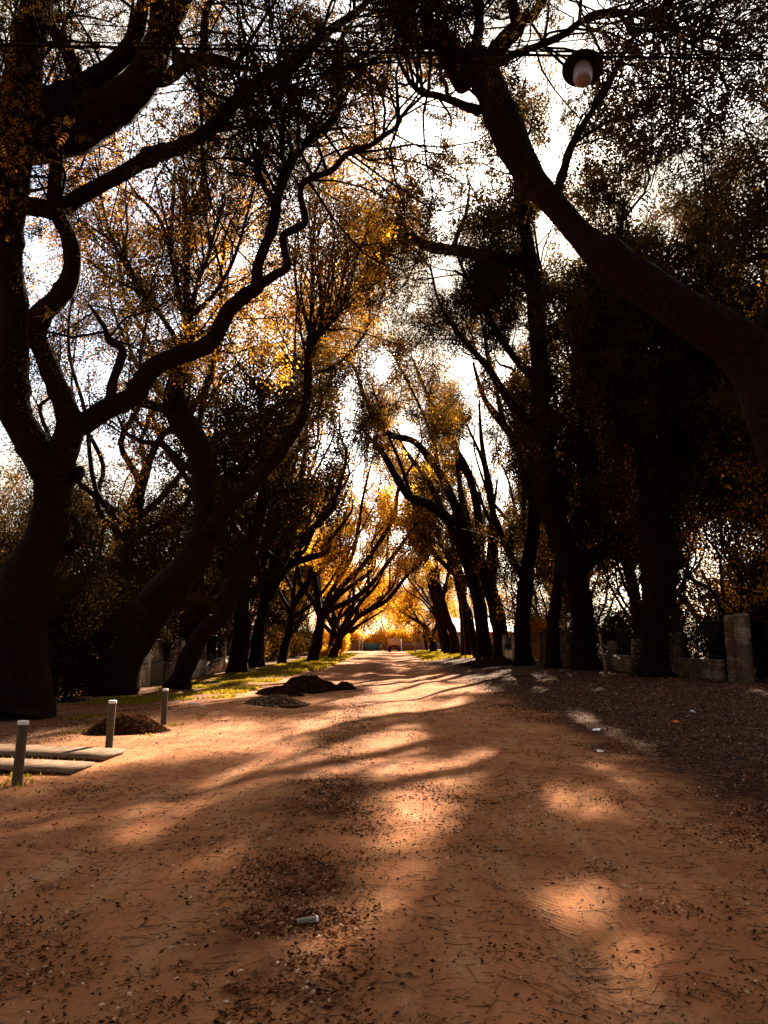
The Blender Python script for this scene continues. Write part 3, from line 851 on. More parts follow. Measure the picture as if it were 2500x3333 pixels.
# ------------------------------------------------------------------ trees of the right row
traced_tree('near_overhanging_tree', 'huge tree at the right edge whose thick limb slants up-left past the sun', (
    [(2830, 2560, 330), (2800, 2250, 290), (2760, 1950, 275), (2720, 1650, 265), (2630, 1470, 250), (2570, 1330, 240)], 9.6, 10.2), [
    ([(2560, 1380, 210), (2500, 1240, 200), (2420, 1150, 172), (2310, 1080, 152), (2200, 1015, 142), (2080, 925, 134), (1968, 835, 118), (1890, 752, 86), (1824, 668, 84), (1750, 588, 92), (1690, 500, 106), (1640, 400, 104), (1598, 310, 104), (1560, 235, 104), (1535, 195, 88)], 10.2, 12.4, 0.75, 0.25),
    ([(2565, 1360, 220), (2590, 1150, 200), (2600, 950, 180), (2640, 700, 150), (2660, 450, 120), (2700, 200, 80)], 10.2, 10.8, 0.6, 0.3),
    ([(1570, 235, 62), (1600, 190, 58), (1635, 152, 55), (1670, 115, 50), (1688, 70, 44), (1675, 20, 34), (1655, -40, 26), (1640, -120, 14)], 12.3, 11.6, 0.5, 1.0),
    ([(1685, 90, 34), (1722, 52, 30), (1765, 10, 26), (1800, -60, 16)], 11.9, 11.4, 0.3, 1.0),
    ([(1553, 215, 40), (1552, 150, 34), (1560, 70, 29), (1556, 0, 24), (1550, -90, 14)], 12.3, 12.0, 0.4, 0.8),
    ([(1540, 250, 58), (1510, 205, 52), (1475, 160, 46), (1430, 110, 43), (1398, 65, 42), (1388, 0, 38), (1380, -90, 26)], 12.3, 12.0, 0.5, 0.8),
    ([(1515, 275, 46), (1475, 232, 42), (1432, 172, 37), (1398, 148, 36), (1335, 122, 33), (1312, 60, 29), (1310, 0, 26), (1300, -80, 14)], 12.4, 12.6, 0.4, 0.9),
    ([(1560, 370, 34), (1528, 348, 29), (1490, 322, 26), (1455, 306, 24), (1415, 302, 22), (1378, 310, 19), (1345, 294, 16), (1325, 264, 14), (1298, 200, 12), (1288, 130, 10), (1300, 50, 8), (1320, -30, 5)], 12.5, 13.2, 0.4, 0.8),
    ([(1455, 306, 14), (1440, 260, 13), (1432, 235, 11), (1400, 200, 8)], 12.7, 13.2, 0.2, 0.4),
    ([(1600, 205, 30), (1640, 182, 26), (1690, 165, 24), (1760, 150, 22), (1830, 128, 22), (1895, 82, 20), (1960, 52, 20), (2080, 45, 18), (2150, 52, 16), (2200, 82, 14), (2252, 122, 12), (2300, 113, 11), (2350, 146, 9), (2410, 175, 6)], 12.2, 9.6, 0.2, 1.3),
    ([(1960, 54, 12), (2050, 75, 11), (2120, 110, 8), (2180, 150, 5)], 10.7, 10.2, 0.1, 1.0),
    ([(1808, 650, 34), (1815, 615, 30), (1832, 560, 30), (1850, 500, 27), (1885, 425, 24), (1930, 352, 20), (1970, 300, 18), (1995, 245, 16), (2016, 204, 13)], 11.8, 11.0, 0.4, 0.6),
    ([(1820, 700, 14), (1800, 640, 0.1 + 12), (1780, 600, 8)], 11.8, 11.8, 0.9, 0),
    ([(1665, 0, 14), (1730, -60, 12), (1850, -60, 10), (1950, -20, 8), (2050, -10, 5)], 11.4, 10.5, 0.1, 0.8),
], dict(near_spec, n1=460, l1=(0.8, 3.8), n2=3800, leaves=23000, tone=0.33, tamp=0.20, fuzz=0.05), GR, 16)

right_spec = dict(cap=(0.6, 7), n1=420, l1=(1.4, 4.8), n2=2400, l2=(0.4, 1.5), leaves=15000, tone=0.27, tamp=0.20, scale=1.0, clump=1.0, tscale=2.5, trop=0.05,
                  vines=700, vlen=(1.0, 5.0), vleaf=10, vr=0.008)
traced_tree('ivy_tree', 'broad ivy-covered trunk standing in front of the long brick wall on the right', (
    [(2138, 2212, 105), (2132, 2120, 84), (2128, 2000, 84), (2142, 1880, 112), (2150, 1780, 110), (2138, 1690, 102), (2128, 1610, 92), (2135, 1540, 86)], 28.4, 27.8), [
    ([(2135, 1550, 78), (2168, 1490, 66), (2208, 1425, 55), (2245, 1370, 44), (2290, 1270, 32), (2320, 1120, 22), (2330, 950, 12)], 27.8, 26.5, 0.1, 1.0),
    ([(2128, 1580, 64), (2100, 1520, 56), (2078, 1470, 46), (2030, 1420, 42), (1995, 1300, 36), (1985, 1150, 30), (1990, 1000, 24), (2010, 820, 16), (2030, 650, 8)], 27.8, 26.5, 0.3, 1.0),
    ([(2085, 1480, 34), (2100, 1350, 28), (2110, 1200, 22), (2150, 1000, 16), (2180, 800, 8)], 27.6, 28.5, 0.2, 1.0),
    ([(2200, 1430, 30), (2300, 1330, 24), (2400, 1260, 16), (2480, 1200, 8)], 27.4, 26.5, 0.1, 0.9),
    ([(2010, 1400, 26), (1930, 1250, 20), (1900, 1080, 14), (1880, 900, 8)], 27.4, 26.0, 0.2, 1.0),
], dict(right_spec, vines=500, leaves=22000, cap=(0.6, 9)), GR, 12, ivies=((0, 1, 2), 6000, 0.8))
traced_tree('twin_stem_tree', 'tall tree whose trunk bends left from the brick wall and rises to the sun', (
    [(1908, 2188, 92), (1900, 2080, 76), (1888, 1960, 72), (1868, 1870, 74), (1842, 1790, 74), (1808, 1700, 76), (1782, 1600, 84), (1766, 1470, 76)], 36.2, 34.5), [
    ([(1766, 1490, 66), (1760, 1350, 58), (1756, 1200, 55), (1752, 1100, 54), (1745, 1000, 52), (1732, 880, 50), (1712, 770, 42), (1694, 650, 34), (1676, 540, 26), (1660, 450, 10)], 34.5, 30.5, 0.3, 1.1),
    ([(1772, 1500, 36), (1810, 1400, 28), (1855, 1300, 22), (1870, 1200, 15), (1890, 1080, 8)], 34.5, 34, 0.1, 1.0),
    ([(1750, 1112, 52), (1800, 1080, 60), (1900, 1060, 64), (2020, 1050, 62), (2140, 1044, 58), (2280, 1040, 46), (2420, 1000, 30), (2520, 940, 14)], 32.2, 30.0, 0.6, 0.5),
    ([(1730, 890, 44), (1690, 860, 42), (1655, 845, 40), (1580, 826, 36), (1480, 811, 34), (1405, 805, 32), (1360, 790, 28), (1330, 756, 25), (1282, 722, 22), (1242, 714, 14), (1215, 690, 8)], 32, 29, 0.35, 1.2),
    ([(1475, 812, 18), (1496, 745, 16), (1516, 700, 12), (1530, 600, 7)], 30.2, 30, 0.1, 0.8),
    ([(1250, 712, 10), (1245, 790, 9), (1270, 830, 8), (1320, 850, 5)], 29.2, 29.2, 0.1, 0.6),
    ([(1872, 1870, 56), (1925, 1815, 54), (1975, 1785, 48), (2030, 1748, 44), (2070, 1690, 38), (2092, 1625, 30), (2100, 1500, 16)], 36, 35, 0.5, 0.6),
    ([(1740, 960, 24), (1640, 900, 20), (1560, 920, 16), (1480, 880, 8)], 33, 34, 0.1, 0.8),
    ([(1755, 1250, 30), (1690, 1180, 26), (1600, 1050, 20), (1530, 930, 14), (1480, 800, 8)], 34, 35, 0.1, 1.2),
    ([(1760, 1400, 30), (1680, 1330, 28), (1590, 1200, 22), (1500, 1100, 16), (1430, 980, 10), (1400, 860, 6)], 34.5, 36, 0.1, 1.2),
], dict(right_spec, n1=460, n2=2600, leaves=24000, cap=(0.6, 9), tone=0.28, vines=350, tamp=0.26), GR, 12, ivies=((0, 1), 3500, 0.8))
traced_tree('straight_trunk_tree', 'straight slim trunk nearest the road on the right, just beyond the brick wall', (
    [(1705, 2172, 66), (1702, 2080, 52), (1704, 1980, 50), (1716, 1850, 46), (1738, 1720, 46)], 44, 43.5), [
    ([(1735, 1730, 44), (1740, 1600, 38), (1700, 1480, 32), (1650, 1400, 26), (1580, 1300, 18), (1540, 1180, 8)], 43.5, 42, 0.1, 1.0),
    ([(1738, 1710, 36), (1790, 1560, 30), (1830, 1430, 20), (1840, 1250, 8)], 43.5, 42, 0.1, 1.0),
    ([(1712, 1900, 26), (1660, 1800, 22), (1600, 1650, 18), (1570, 1500, 12), (1520, 1380, 6)], 43.6, 42, 0.1, 1.0),
    ([(1640, 1390, 18), (1600, 1200, 12), (1560, 1000, 8), (1530, 860, 5)], 42.5, 41, 0.1, 1.0),
], dict(right_spec, leaves=14000, n2=2000, n1=300, tone=0.34, tamp=0.26, vines=500, scale=1.15), GR, 10)
traced_tree('sapling', 'thin straight trunk between the straight tree and the bending tree, before the brick pillar', (
    [(1798, 2178, 54), (1800, 2080, 44), (1806, 1980, 38), (1818, 1880, 34), (1826, 1780, 28)], 39, 39), [
    ([(1826, 1790, 24), (1815, 1680, 18), (1840, 1520, 12), (1830, 1380, 6)], 39, 39, 0.0, 1.0),
    ([(1828, 1790, 20), (1870, 1680, 16), (1900, 1550, 8)], 39, 38.5, 0.0, 1.0),
], dict(right_spec, n1=120, n2=900, leaves=6000, vines=250, l1=(0.8, 2.6)), GR, 8)
# middle distance: trunks lean in over the road with long ribs of limbs
mid = dict(dict(right_spec, cap=(0.8, 6)), n1=260, n2=1400, leaves=9500, scale=1.35, tone=0.36, tamp=0.26, vines=260, l1=(1.4, 4.6), rmin=0.006, vscale=0.9)
traced_tree('ribbed_tree', 'many-limbed tree leaning left over the road, with vines, first beyond the straight trunk', (
    [(1636, 2156, 66), (1630, 2060, 52), (1605, 1950, 46), (1570, 1850, 44), (1520, 1760, 40)], 56, 54), [
    ([(1525, 1770, 38), (1470, 1700, 34), (1400, 1645, 32), (1335, 1620, 28), (1295, 1560, 24), (1250, 1480, 20), (1215, 1440, 12), (1180, 1400, 6)], 54, 50, 0.25, 1.2),
    ([(1530, 1765, 36), (1480, 1640, 30), (1430, 1540, 26), (1350, 1440, 22), (1265, 1410, 18), (1190, 1300, 14), (1155, 1200, 10), (1100, 1140, 6)], 54, 50, 0.25, 1.3),
    ([(1560, 1840, 32), (1560, 1700, 28), (1530, 1560, 24), (1460, 1420, 18), (1400, 1300, 12), (1340, 1160, 6)], 54.5, 52, 0.2, 1.2),
    ([(1600, 1930, 30), (1610, 1780, 26), (1600, 1620, 20), (1570, 1460, 14), (1560, 1300, 6)], 55, 56, 0.2, 1.0),
    ([(1340, 1625, 14), (1300, 1500, 11), (1250, 1380, 8), (1210, 1250, 5)], 51, 51, 0.1, 1.0),
    ([(1430, 1545, 14), (1400, 1400, 11), (1330, 1250, 8), (1260, 1120, 5)], 51.5, 51, 0.1, 1.0),
], dict(mid, leaves=8500, n1=340, n2=1800), GR, 9)
traced_tree('ribbed_tree', 'dark trunk draped in hanging creepers left of the thick many-limbed tree', (
    [(1580, 2156, 62), (1572, 2060, 48), (1558, 1960, 42), (1530, 1860, 38)], 60, 59), [
    ([(1530, 1870, 34), (1490, 1760, 30), (1440, 1660, 26), (1390, 1560, 20), (1330, 1480, 12), (1280, 1400, 6)], 59, 56, 0.2, 1.2),
    ([(1540, 1890, 30), (1530, 1740, 26), (1500, 1600, 20), (1480, 1440, 12), (1450, 1300, 6)], 59, 59, 0.1, 1.0),
    ([(1560, 1970, 24), (1590, 1840, 20), (1600, 1700, 14), (1620, 1560, 6)], 59.5, 60, 0.1, 1.0),
], dict(mid, leaves=8000), GR, 8)
traced_tree('ribbed_tree', 'slender trunk next to the pale pole on the right verge', (
    [(1518, 2140, 40), (1516, 2060, 32), (1510, 1980, 30), (1490, 1880, 28)], 74, 73), [
    ([(1490, 1890, 26), (1450, 1790, 22), (1400, 1690, 18), (1350, 1600, 12), (1310, 1520, 6)], 73, 70, 0.2, 1.0),
    ([(1495, 1900, 24), (1490, 1760, 18), (1470, 1620, 10), (1440, 1500, 5)], 73, 73, 0.1, 1.0),
], dict(mid, leaves=7000, n1=160, n2=1300, vines=120, scale=1.6, tone=0.45), GR, 8)
traced_tree('ribbed_tree', 'trunk bowing left in front of the house with the red fascia', (
    [(1484, 2132, 36), (1474, 2056, 30), (1455, 2020, 28), (1440, 1960, 26), (1420, 1890, 25)], 84, 82), [
    ([(1420, 1900, 24), (1400, 1850, 22), (1360, 1780, 18), (1335, 1720, 14), (1290, 1680, 9), (1265, 1640, 5)], 82, 78, 0.3, 1.0),
    ([(1425, 1910, 20), (1410, 1780, 16), (1370, 1660, 10), (1340, 1560, 5)], 82, 82, 0.2, 1.0),
    ([(1440, 1960, 16), (1460, 1850, 12), (1450, 1740, 6)], 82, 83, 0.2, 1.0),
], dict(mid, leaves=6500, n1=160, n2=1200, vines=60, scale=1.8, tone=0.55), GR, 8)
traced_tree('ribbed_tree', 'curving trunk standing left of the one that bows before the house', (
    [(1460, 2130, 30), (1446, 2056, 25), (1432, 2004, 24), (1408, 1920, 23), (1390, 1850, 20)], 92, 90), [
    ([(1392, 1860, 18), (1352, 1780, 14), (1325, 1725, 11), (1300, 1700, 7), (1275, 1660, 4)], 90, 87, 0.2, 1.0),
    ([(1405, 1910, 16), (1390, 1800, 12), (1360, 1700, 7)], 90, 90, 0.2, 1.0),
], dict(mid, leaves=5500, n1=130, n2=1000, vines=40, scale=2.0, tone=0.60), GR, 8)
traced_tree('forked_tree', 'small tree with a low fork on the sunlit strip of grass beside the house', (
    [(1411, 2121, 26), (1410, 2092, 21), (1404, 2068, 20)], 106, 106), [
    ([(1404, 2070, 16), (1388, 2045, 15), (1366, 2026, 13), (1330, 2005, 9), (1300, 1985, 7), (1270, 1940, 4)], 106, 103, 0.2, 1.0),
    ([(1406, 2068, 15), (1420, 2040, 12), (1424, 2000, 10), (1400, 1940, 6), (1370, 1890, 4)], 106, 106, 0.2, 1.0),
    ([(1366, 2026, 8), (1340, 1980, 6), (1320, 1930, 3)], 105, 104, 0.0, 1.0),
], dict(mid, leaves=5000, n1=120, n2=900, vines=0, l1=(1.0, 3.0), scale=2.0, tone=0.66, clump=1.4), GR, 8)
grown_tree('row_tree', 'golden tree in the distance on the right side of the road', (7.0, 122), 13, (-2.5, 0), dict(autumn, leaves=4500, scale=2.2, tone=0.7, n2=800), 'golden trees far down the right side', 0.2, 0.3, 6, 0.55, 6, 31)

grown_tree('row_tree', 'leaning golden tree between the bushy tree and the vase-shaped tree on the left', (-7.6, 56), 17, (3.5, 0), dict(autumn, tone=0.58, tamp=0.3, leaves=10000, scale=1.4), GL, 0.25, 0.34, 7, 0.42, 8, 33)
grown_tree('row_tree', 'thin golden tree behind the spreading orange tree on the left', (-6.2, 84), 17, (3.2, 0), dict(autumn, leaves=8000, tone=0.7), GL, 0.25, 0.32, 7, 0.45, 7, 34)
grown_tree('row_tree', 'slim yellowing tree leaning left among the ribbed trees on the right', (8.2, 66), 19, (-4.0, 0), dict(autumn, tone=0.46, tamp=0.3, leaves=9000, scale=1.4), GR, 0.4, 0.34, 7, 0.4, 8, 35)
grown_tree('row_tree', 'slim golden tree leaning left behind the ribbed trees on the right', (7.8, 98), 18, (-4.0, 0), dict(autumn, tone=0.62, leaves=6000, scale=1.8), GR, 0.35, 0.32, 7, 0.45, 7, 36)

# ------------------------------------------------------------------ trees behind the fences
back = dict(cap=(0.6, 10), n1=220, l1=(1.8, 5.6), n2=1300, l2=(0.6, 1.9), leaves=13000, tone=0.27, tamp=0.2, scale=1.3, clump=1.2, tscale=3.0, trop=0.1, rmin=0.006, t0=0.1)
grown_tree('row_tree', 'tall sparse tree with yellowing crown behind the curving leaning tree', (-11.5, 44), 25, (2.5, -2), dict(autumn, tone=0.54, tamp=0.3, leaves=11000, cap=(0.6, 5), n1=240, n2=1500, scale=1.1, l1=(1.4, 4.0)), None, 0.5, 0.4, 8, 0.5, 8, 72)
grown_tree('row_tree', 'tall sparse tree with yellowing crown rising behind the forked tree', (-13.0, 36), 21, (2.5, -1), dict(autumn, tone=0.50, tamp=0.34, leaves=12000, cap=(0.6, 5), n1=240, n2=1500, scale=0.95, l1=(1.2, 4.0), t0=0.3), None, 0.42, 0.34, 8, 0.42, 8, 71)
GB = 'tall dark trees behind the brick wall'
bt = [(15.5, 29, 22, -1.5, 20), (19.0, 30.5, 21.5, 0, 21), (14.5, 42, 26, -3, 22), (24, 30, 23, -1, 23), (19, 48, 22, -2, 24), (14, 58, 22, -2, 25)]
protos = []
for k, (x, y, h, lx, sd) in enumerate(bt):
    sp = dict(back, vines=220, vlen=(1, 4), vleaf=8, leaves=15000 if k < 4 else 9000, tone=0.25, tamp=0.26)
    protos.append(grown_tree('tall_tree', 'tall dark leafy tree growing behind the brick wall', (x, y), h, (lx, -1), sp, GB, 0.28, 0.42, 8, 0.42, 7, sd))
for k, (x, y, rz, s_) in enumerate([(30, 44, 2.0, 0.95), (18, 76, 1.0, 0.95)]):
    copy_thing(protos[k % len(protos)], (x, y, 0.25), rz, 'tall dark leafy tree growing behind the brick wall', GB, s_)
GT = 'slim trees of the thicket behind the left fence'
thicket = dict(cap=(0.6, 5), n1=150, l1=(0.9, 3.2), n2=1000, l2=(0.4, 1.4), leaves=8000, tone=0.22, tamp=0.2, scale=1.15, clump=1.2, tscale=2.5, trop=0.2, rmin=0.006, t0=0.0)
tp = []
for k, (x, y, h) in enumerate([(-13.5, 36, 9.0), (-17, 39, 8.5), (-12.5, 47, 10), (-21, 37, 8.0)]):
    tp.append(grown_tree('thicket_tree', 'slim dark tree in the thicket behind the left fence', (x, y), h, (0.5, 0), thicket, GT, 0.18, 0.2, 8, 0.5, 7, 40 + k))
for k, (x, y, rz, s_) in enumerate([(-15, 52, 1, 1.2), (-19.5, 46, 3, 1.1), (-24, 48, 2, 1.2), (-28, 44, 4, 1.1), (-12.5, 62, 5, 1.3), (-20, 60, 1.5, 1.3), (-30, 60, 2.5, 1.3), (-11, 78, 0.6, 1.3), (-16, 84, 3.3, 1.4), (-23, 34, 2.2, 0.75), (-11.8, 33, 4.1, 0.7)]):
    copy_thing(tp[k % 4], (x, y, -0.05), rz, 'slim dark tree in the thicket behind the left fence', GT, s_)
GU = 'slim trees of the undergrowth behind the brick wall'
up = []
for k, (x, y, h) in enumerate([(14.2, 28.5, 8.0), (13.2, 37, 9.0)]):
    up.append(grown_tree('thicket_tree', 'slim leafy tree of the undergrowth behind the brick wall', (x, y), h, (0.5, 0), dict(thicket, leaves=5000, tone=0.50, tamp=0.32), GU, 0.18, 0.18, 8, 0.5, 7, 80 + k))
for k, (x, y, rz, s_) in enumerate([(18.5, 29.5, 3, 0.95), (12.3, 44, 4, 1.0), (17.5, 39, 5, 1.1), (11.6, 53, 2.5, 1.0), (12.5, 62, 0.6, 1.1), (22, 40, 2.2, 1.2)]):
    copy_thing(up[k % 2], (x, y, 0.2), rz, 'slim leafy tree of the undergrowth behind the brick wall', GU, s_)
GE = 'golden trees beyond the end of the road'
ep = []
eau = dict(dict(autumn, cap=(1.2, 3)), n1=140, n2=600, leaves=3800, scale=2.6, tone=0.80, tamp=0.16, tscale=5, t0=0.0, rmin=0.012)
for k, (x, y, h) in enumerate([(-9, 158, 12), (-1.5, 163, 9.5)]):
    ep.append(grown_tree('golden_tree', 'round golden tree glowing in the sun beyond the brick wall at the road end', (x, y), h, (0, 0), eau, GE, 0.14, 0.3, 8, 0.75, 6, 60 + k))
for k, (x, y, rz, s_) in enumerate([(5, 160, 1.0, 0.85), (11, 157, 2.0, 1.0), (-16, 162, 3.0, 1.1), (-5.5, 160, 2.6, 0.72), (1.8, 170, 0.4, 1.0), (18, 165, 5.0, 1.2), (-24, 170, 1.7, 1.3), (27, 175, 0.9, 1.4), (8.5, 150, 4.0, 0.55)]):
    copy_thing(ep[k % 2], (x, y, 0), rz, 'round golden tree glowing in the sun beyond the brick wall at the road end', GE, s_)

for k, (x, y, rz, s_) in enumerate([(-8.5, -7, 1, 0.9), (8.5, -9, 3, 0.95), (-8, -20, 2, 1.0), (8, -22, 4, 1.0)]):  # out of view, added to block skylight from behind and deepen the shade
    copy_thing(protos[k % 4], (x, y, 0), rz, 'unseen avenue tree added behind the viewpoint to darken the shade', 'unseen avenue trees added behind the viewpoint', s_)

# bushes
def bush(name, label, base, size, n, tone, scale, group=None, stems=10):
    base = np.array([base[0], base[1], float(ground_h(base[0], base[1]))])
    t = thing(name, label, 'bush', base, 0, group)
    a = rng.uniform(0, 6.28, stems); st = np.stack([np.cos(a) * size[0] * 0.25, np.sin(a) * size[1] * 0.25, np.zeros(stems)], 1)
    en = np.stack([np.cos(a) * size[0] * 0.7, np.sin(a) * size[1] * 0.7, size[2] * rng.uniform(0.6, 0.95, stems)], 1)
    P = st[:, None, :] + (en - st)[:, None, :] * np.linspace(0, 1, 6)[None, :, None] + rng.normal(0, 0.06, (stems, 6, 3))
    V_, F_ = tubes_batch(P, np.linspace(0.045, 0.012, 6)[None, :].repeat(stems, 0), 5)
    link('stems', mesh_from('stems', V_, [F_], M['twig']), t)
    p = rng.normal(0, 1, (int(n * 2.2), 3)); p = unit(p) * (rng.uniform(0, 1, len(p)) ** 0.45)[:, None]
    p[:, 2] = p[:, 2] * 0.5 + 0.5
    p = p * np.array(size) * (1 + 0.22 * vnoise(p + base, 0.5, 2))[:, None]
    ok = rng.uniform(0, 1, len(p)) < 0.6 + 0.45 * vnoise(p + base, 0.55, 1)
    p = p[ok][:n]; p[:, 2] = np.maximum(p[:, 2], 0.02)
    Vv, Fq, tn = place_leaves(p, rng.normal(0, 1, p.shape), CLUSTER, scale, tone + 0.16 * vnoise(p + base, 0.8, 3))
    link('foliage', mesh_from('foliage', Vv, [Fq], LEAF, tn), t)
    TRI[0] += 2 * len(Fq)
    return t
bush('dense_bush', 'large dark bush filling the gap between the forked tree and the leaning tree', (-10.2, 23.5), (2.3, 1.6, 3.9), 7000, 0.14, 0.9)
bush('dense_bush', 'dark bush at the left edge behind the forked tree', (-13.6, 24.5), (2.0, 1.6, 3.5), 4500, 0.15, 0.9)
bush('leafy_shrub', 'shrub with glinting leaves hanging over the stained wall behind the leaning tree', (-10.9, 33.5), (1.7, 1.2, 4.2), 4000, 0.36, 0.9)
bush('leafy_shrub', 'shrub above the right half of the stained white wall', (-10.2, 40), (1.6, 1.2, 4.4), 3800, 0.38, 0.95)
bush('golden_bush', 'bright yellow bush at the far left end of the road', (-7.2, 116), (1.6, 1.4, 3.2), 2200, 0.88, 2.0)
for k, (x, h) in enumerate([(-11.5, 4.2), (-7.0, 3.4), (-2.8, 3.0), (0.2, 3.8), (3.6, 4.4), (7.5, 3.6), (11.5, 4.6)]):
    bush('golden_bush', 'golden bush rising just behind the walls and gate at the road end', (x, 149.5 + (k % 2)), (2.6, 1.5, h), 1300, 0.86, 2.6, 'golden bushes behind the end walls', 6)
for k, (x, y, h) in enumerate([(-10.5, 50, 2.6), (-10.3, 57, 2.4), (-10.0, 66, 2.8), (-9.8, 78, 2.6), (-9.5, 92, 3.0)]):
    bush('fence_bush', 'leafy bush between the trunks past the stained white wall', (x, y), (1.8, 2.6, h), 2000, 0.42, 1.3, 'bushes past the stained white wall', 6)
bush('low_shrub', 'low shrub on the ground at the far left verge', (-6.4, 84), (1.3, 1.6, 1.0), 1500, 0.7, 1.4)
bush('yellow_hedge', 'yellow green hedge bush beside the white porch post of the house', (10.3, 84), (1.2, 1.2, 1.7), 2200, 0.85, 1.2)
GH = 'dark bushes behind the brick wall openings'
for k, (x, y, h) in enumerate([(13.6, 25.6, 2.5), (13.1, 29, 2.8), (12.6, 33, 2.8), (12.0, 38, 2.7), (11.3, 43, 2.6)]):
    bush('wall_bush', 'dark bush crowding the openings from behind the brick wall', (x, y), (1.0, 1.9, h), 2600, 0.2, 0.9, GH)
bush('sunlit_bush', 'bush with bright yellow leaves showing above the end pillar of the brick wall', (16.2, 33), (1.6, 1.2, 3.6), 3500, 0.72, 1.0)
bush('sunlit_bush', 'yellow leafed bush between the slim trunks at the low grey wall', (11.2, 53), (1.3, 1.3, 3.2), 2600, 0.78, 1.1)
print('tree triangles', TRI[0])

# ------------------------------------------------------------------ walls and fences
_brick_cache = {}
def brick_mesh(d, key):
    k = (tuple(np.round(d, 3)), key)
    if k not in _brick_cache:
        g = np.random.default_rng(len(_brick_cache) + 3)
        v = np.array([[x, y, z] for z in (-.5, .5) for y in (-.5, .5) for x in (-.5, .5)]) * np.asarray(d) + g.normal(0, 0.0022, (8, 3))
        f = np.array([[0, 2, 3, 1], [4, 5, 7, 6], [0, 1, 5, 4], [2, 6, 7, 3], [0, 4, 6, 2], [1, 3, 7, 5]])
        _brick_cache[k] = mesh_from('brick', v, [f], M[key])
    return _brick_cache[k]

BL, BH, JT = 0.235, 0.066, 0.013
def brick_run(parent, length, height, thick, key='brick', limit=300, x0=0.0, z0=0.0, ragged=0.0, counter=None):
    """courses of bricks along local +X on a recessed mortar core; bricks past the limit are joined"""
    MB().box((x0 + length / 2, 0, z0 + height / 2 - 0.02), (length - 0.02, thick - 0.03, height - 0.02)).build('mortar_core', M['mortar'], parent)
    rows = int(height / (BH + JT))
    rest = MB(); n = counter[0] if counter else 0; any_rest = False
    for r_ in range(rows):
        z = z0 + r_ * (BH + JT) + BH / 2
        x = x0 - (0.12 if r_ % 2 else 0.0)
        while x < x0 + length - 0.02:
            a, b_ = max(x, x0), min(x + BL, x0 + length)
            if b_ - a > 0.05 and not (ragged and r_ > rows - 3 and random.random() < ragged):
                jig = random.choice((-0.006, 0, 0.004, 0.009))
                d = (round(b_ - a, 3), thick, BH)
                if n < limit:
                    o = link('brick', brick_mesh(d, key), parent, ((a + b_) / 2, jig, z))
                    o.rotation_euler = (0, 0, random.uniform(-0.012, 0.012))
                else:
                    rest.box(((a + b_) / 2, jig, z), d); any_rest = True
                n += 1
            x += BL + JT
    if any_rest:
        tag(rest.build('bricks', M[key], parent), kind='stuff')
    if counter: counter[0] = n

def wall_line(px0, py0, px1, py1):
    a = on_ground(px0, py0); b_ = on_ground(px1, py1)
    return a, b_
# right boundary wall: runs from the end pillar back towards the road end
A = np.array([12.1, 25.2]); B = np.array([9.3, 48.0])
U = (B - A) / np.linalg.norm(B - A); ANG = math.atan2(U[1], U[0])
def wall_at(px):
    """distance along the wall line of a photo column"""
    u = (px - 1250) / F
    # ground-level line of sight: x = u' * y with u' at the base of the wall
    k = u / (math.cos(PITCH) - ((1666.5 - 2180) / F) * math.sin(PITCH))
    # A + s U : x = k y
    return (k * A[1] - A[0]) / (U[0] - k * U[1])
def at_s(s_):
    p = A + U * s_
    return (p[0], p[1], float(ground_h(p[0], p[1])) - 0.06)
def wall_seg(px_near, px_far, h, label, ragged=0.0, name='brick_wall'):
    s0, s1 = wall_at(px_near), wall_at(px_far)
    t = thing(name, label, 'wall', at_s(s0), ANG, None)
    brick_run(t, s1 - s0, h, 0.24, 'brick', 300, ragged=ragged)
    return t
def pillar(px, w, h, label, group=None, ragged=0.0, cap=False):
    s0 = wall_at(px)
    t = thing('brick_pillar', label, 'pillar', at_s(s0), ANG, group)
    brick_run(t, w, h, 0.36, 'brick', 300, ragged=ragged)
    if cap:
        MB().box((w / 2, 0, h + 0.035), (w + 0.1, 0.46, 0.07)).build('coping', M['concrete'], t)
    return t
wall_seg(2352, 2168, 0.82, 'low brick wall between the end pillar and the ivy-covered trunk', 0.12)
wall_seg(2166, 1948, 0.82, 'low brick wall stretch behind the ivy-covered trunk and wooden stake', 0.12)
wall_seg(1940, 1858, 0.80, 'short low brick wall stretch left of the bending trunk', 0.05)
pillar(2438, 0.42, 2.36, 'outermost tall brick pillar at the right-hand end of the wall')
pillar(2404, 0.36, 2.34, 'second tall brick pillar standing close beside the outermost one')
pillar(2216, 0.42, 1.75, 'narrow ragged brick pillar rising from the low wall right of the ivy trunk', ragged=0.45)
pillar(2094, 0.70, 1.55, 'broken stub of a brick pillar just left of the ivy trunk', ragged=0.5)
pillar(2004, 0.40, 1.45, 'narrow brick pillar beside the leaning wooden stake', ragged=0.4)
pillar(1858, 0.40, 1.95, 'brick pillar on the near side of the gap in the wall', cap=True)
pillar(1838, 0.42, 2.0, 'brick pillar on the far side of the gap in the wall', cap=True)
pillar(1770, 0.40, 1.95, 'far brick pillar where the brick wall meets the grey plaster wall', cap=True)
wall_seg(1818, 1776, 0.9, 'low brick wall stretch between the two far pillars')
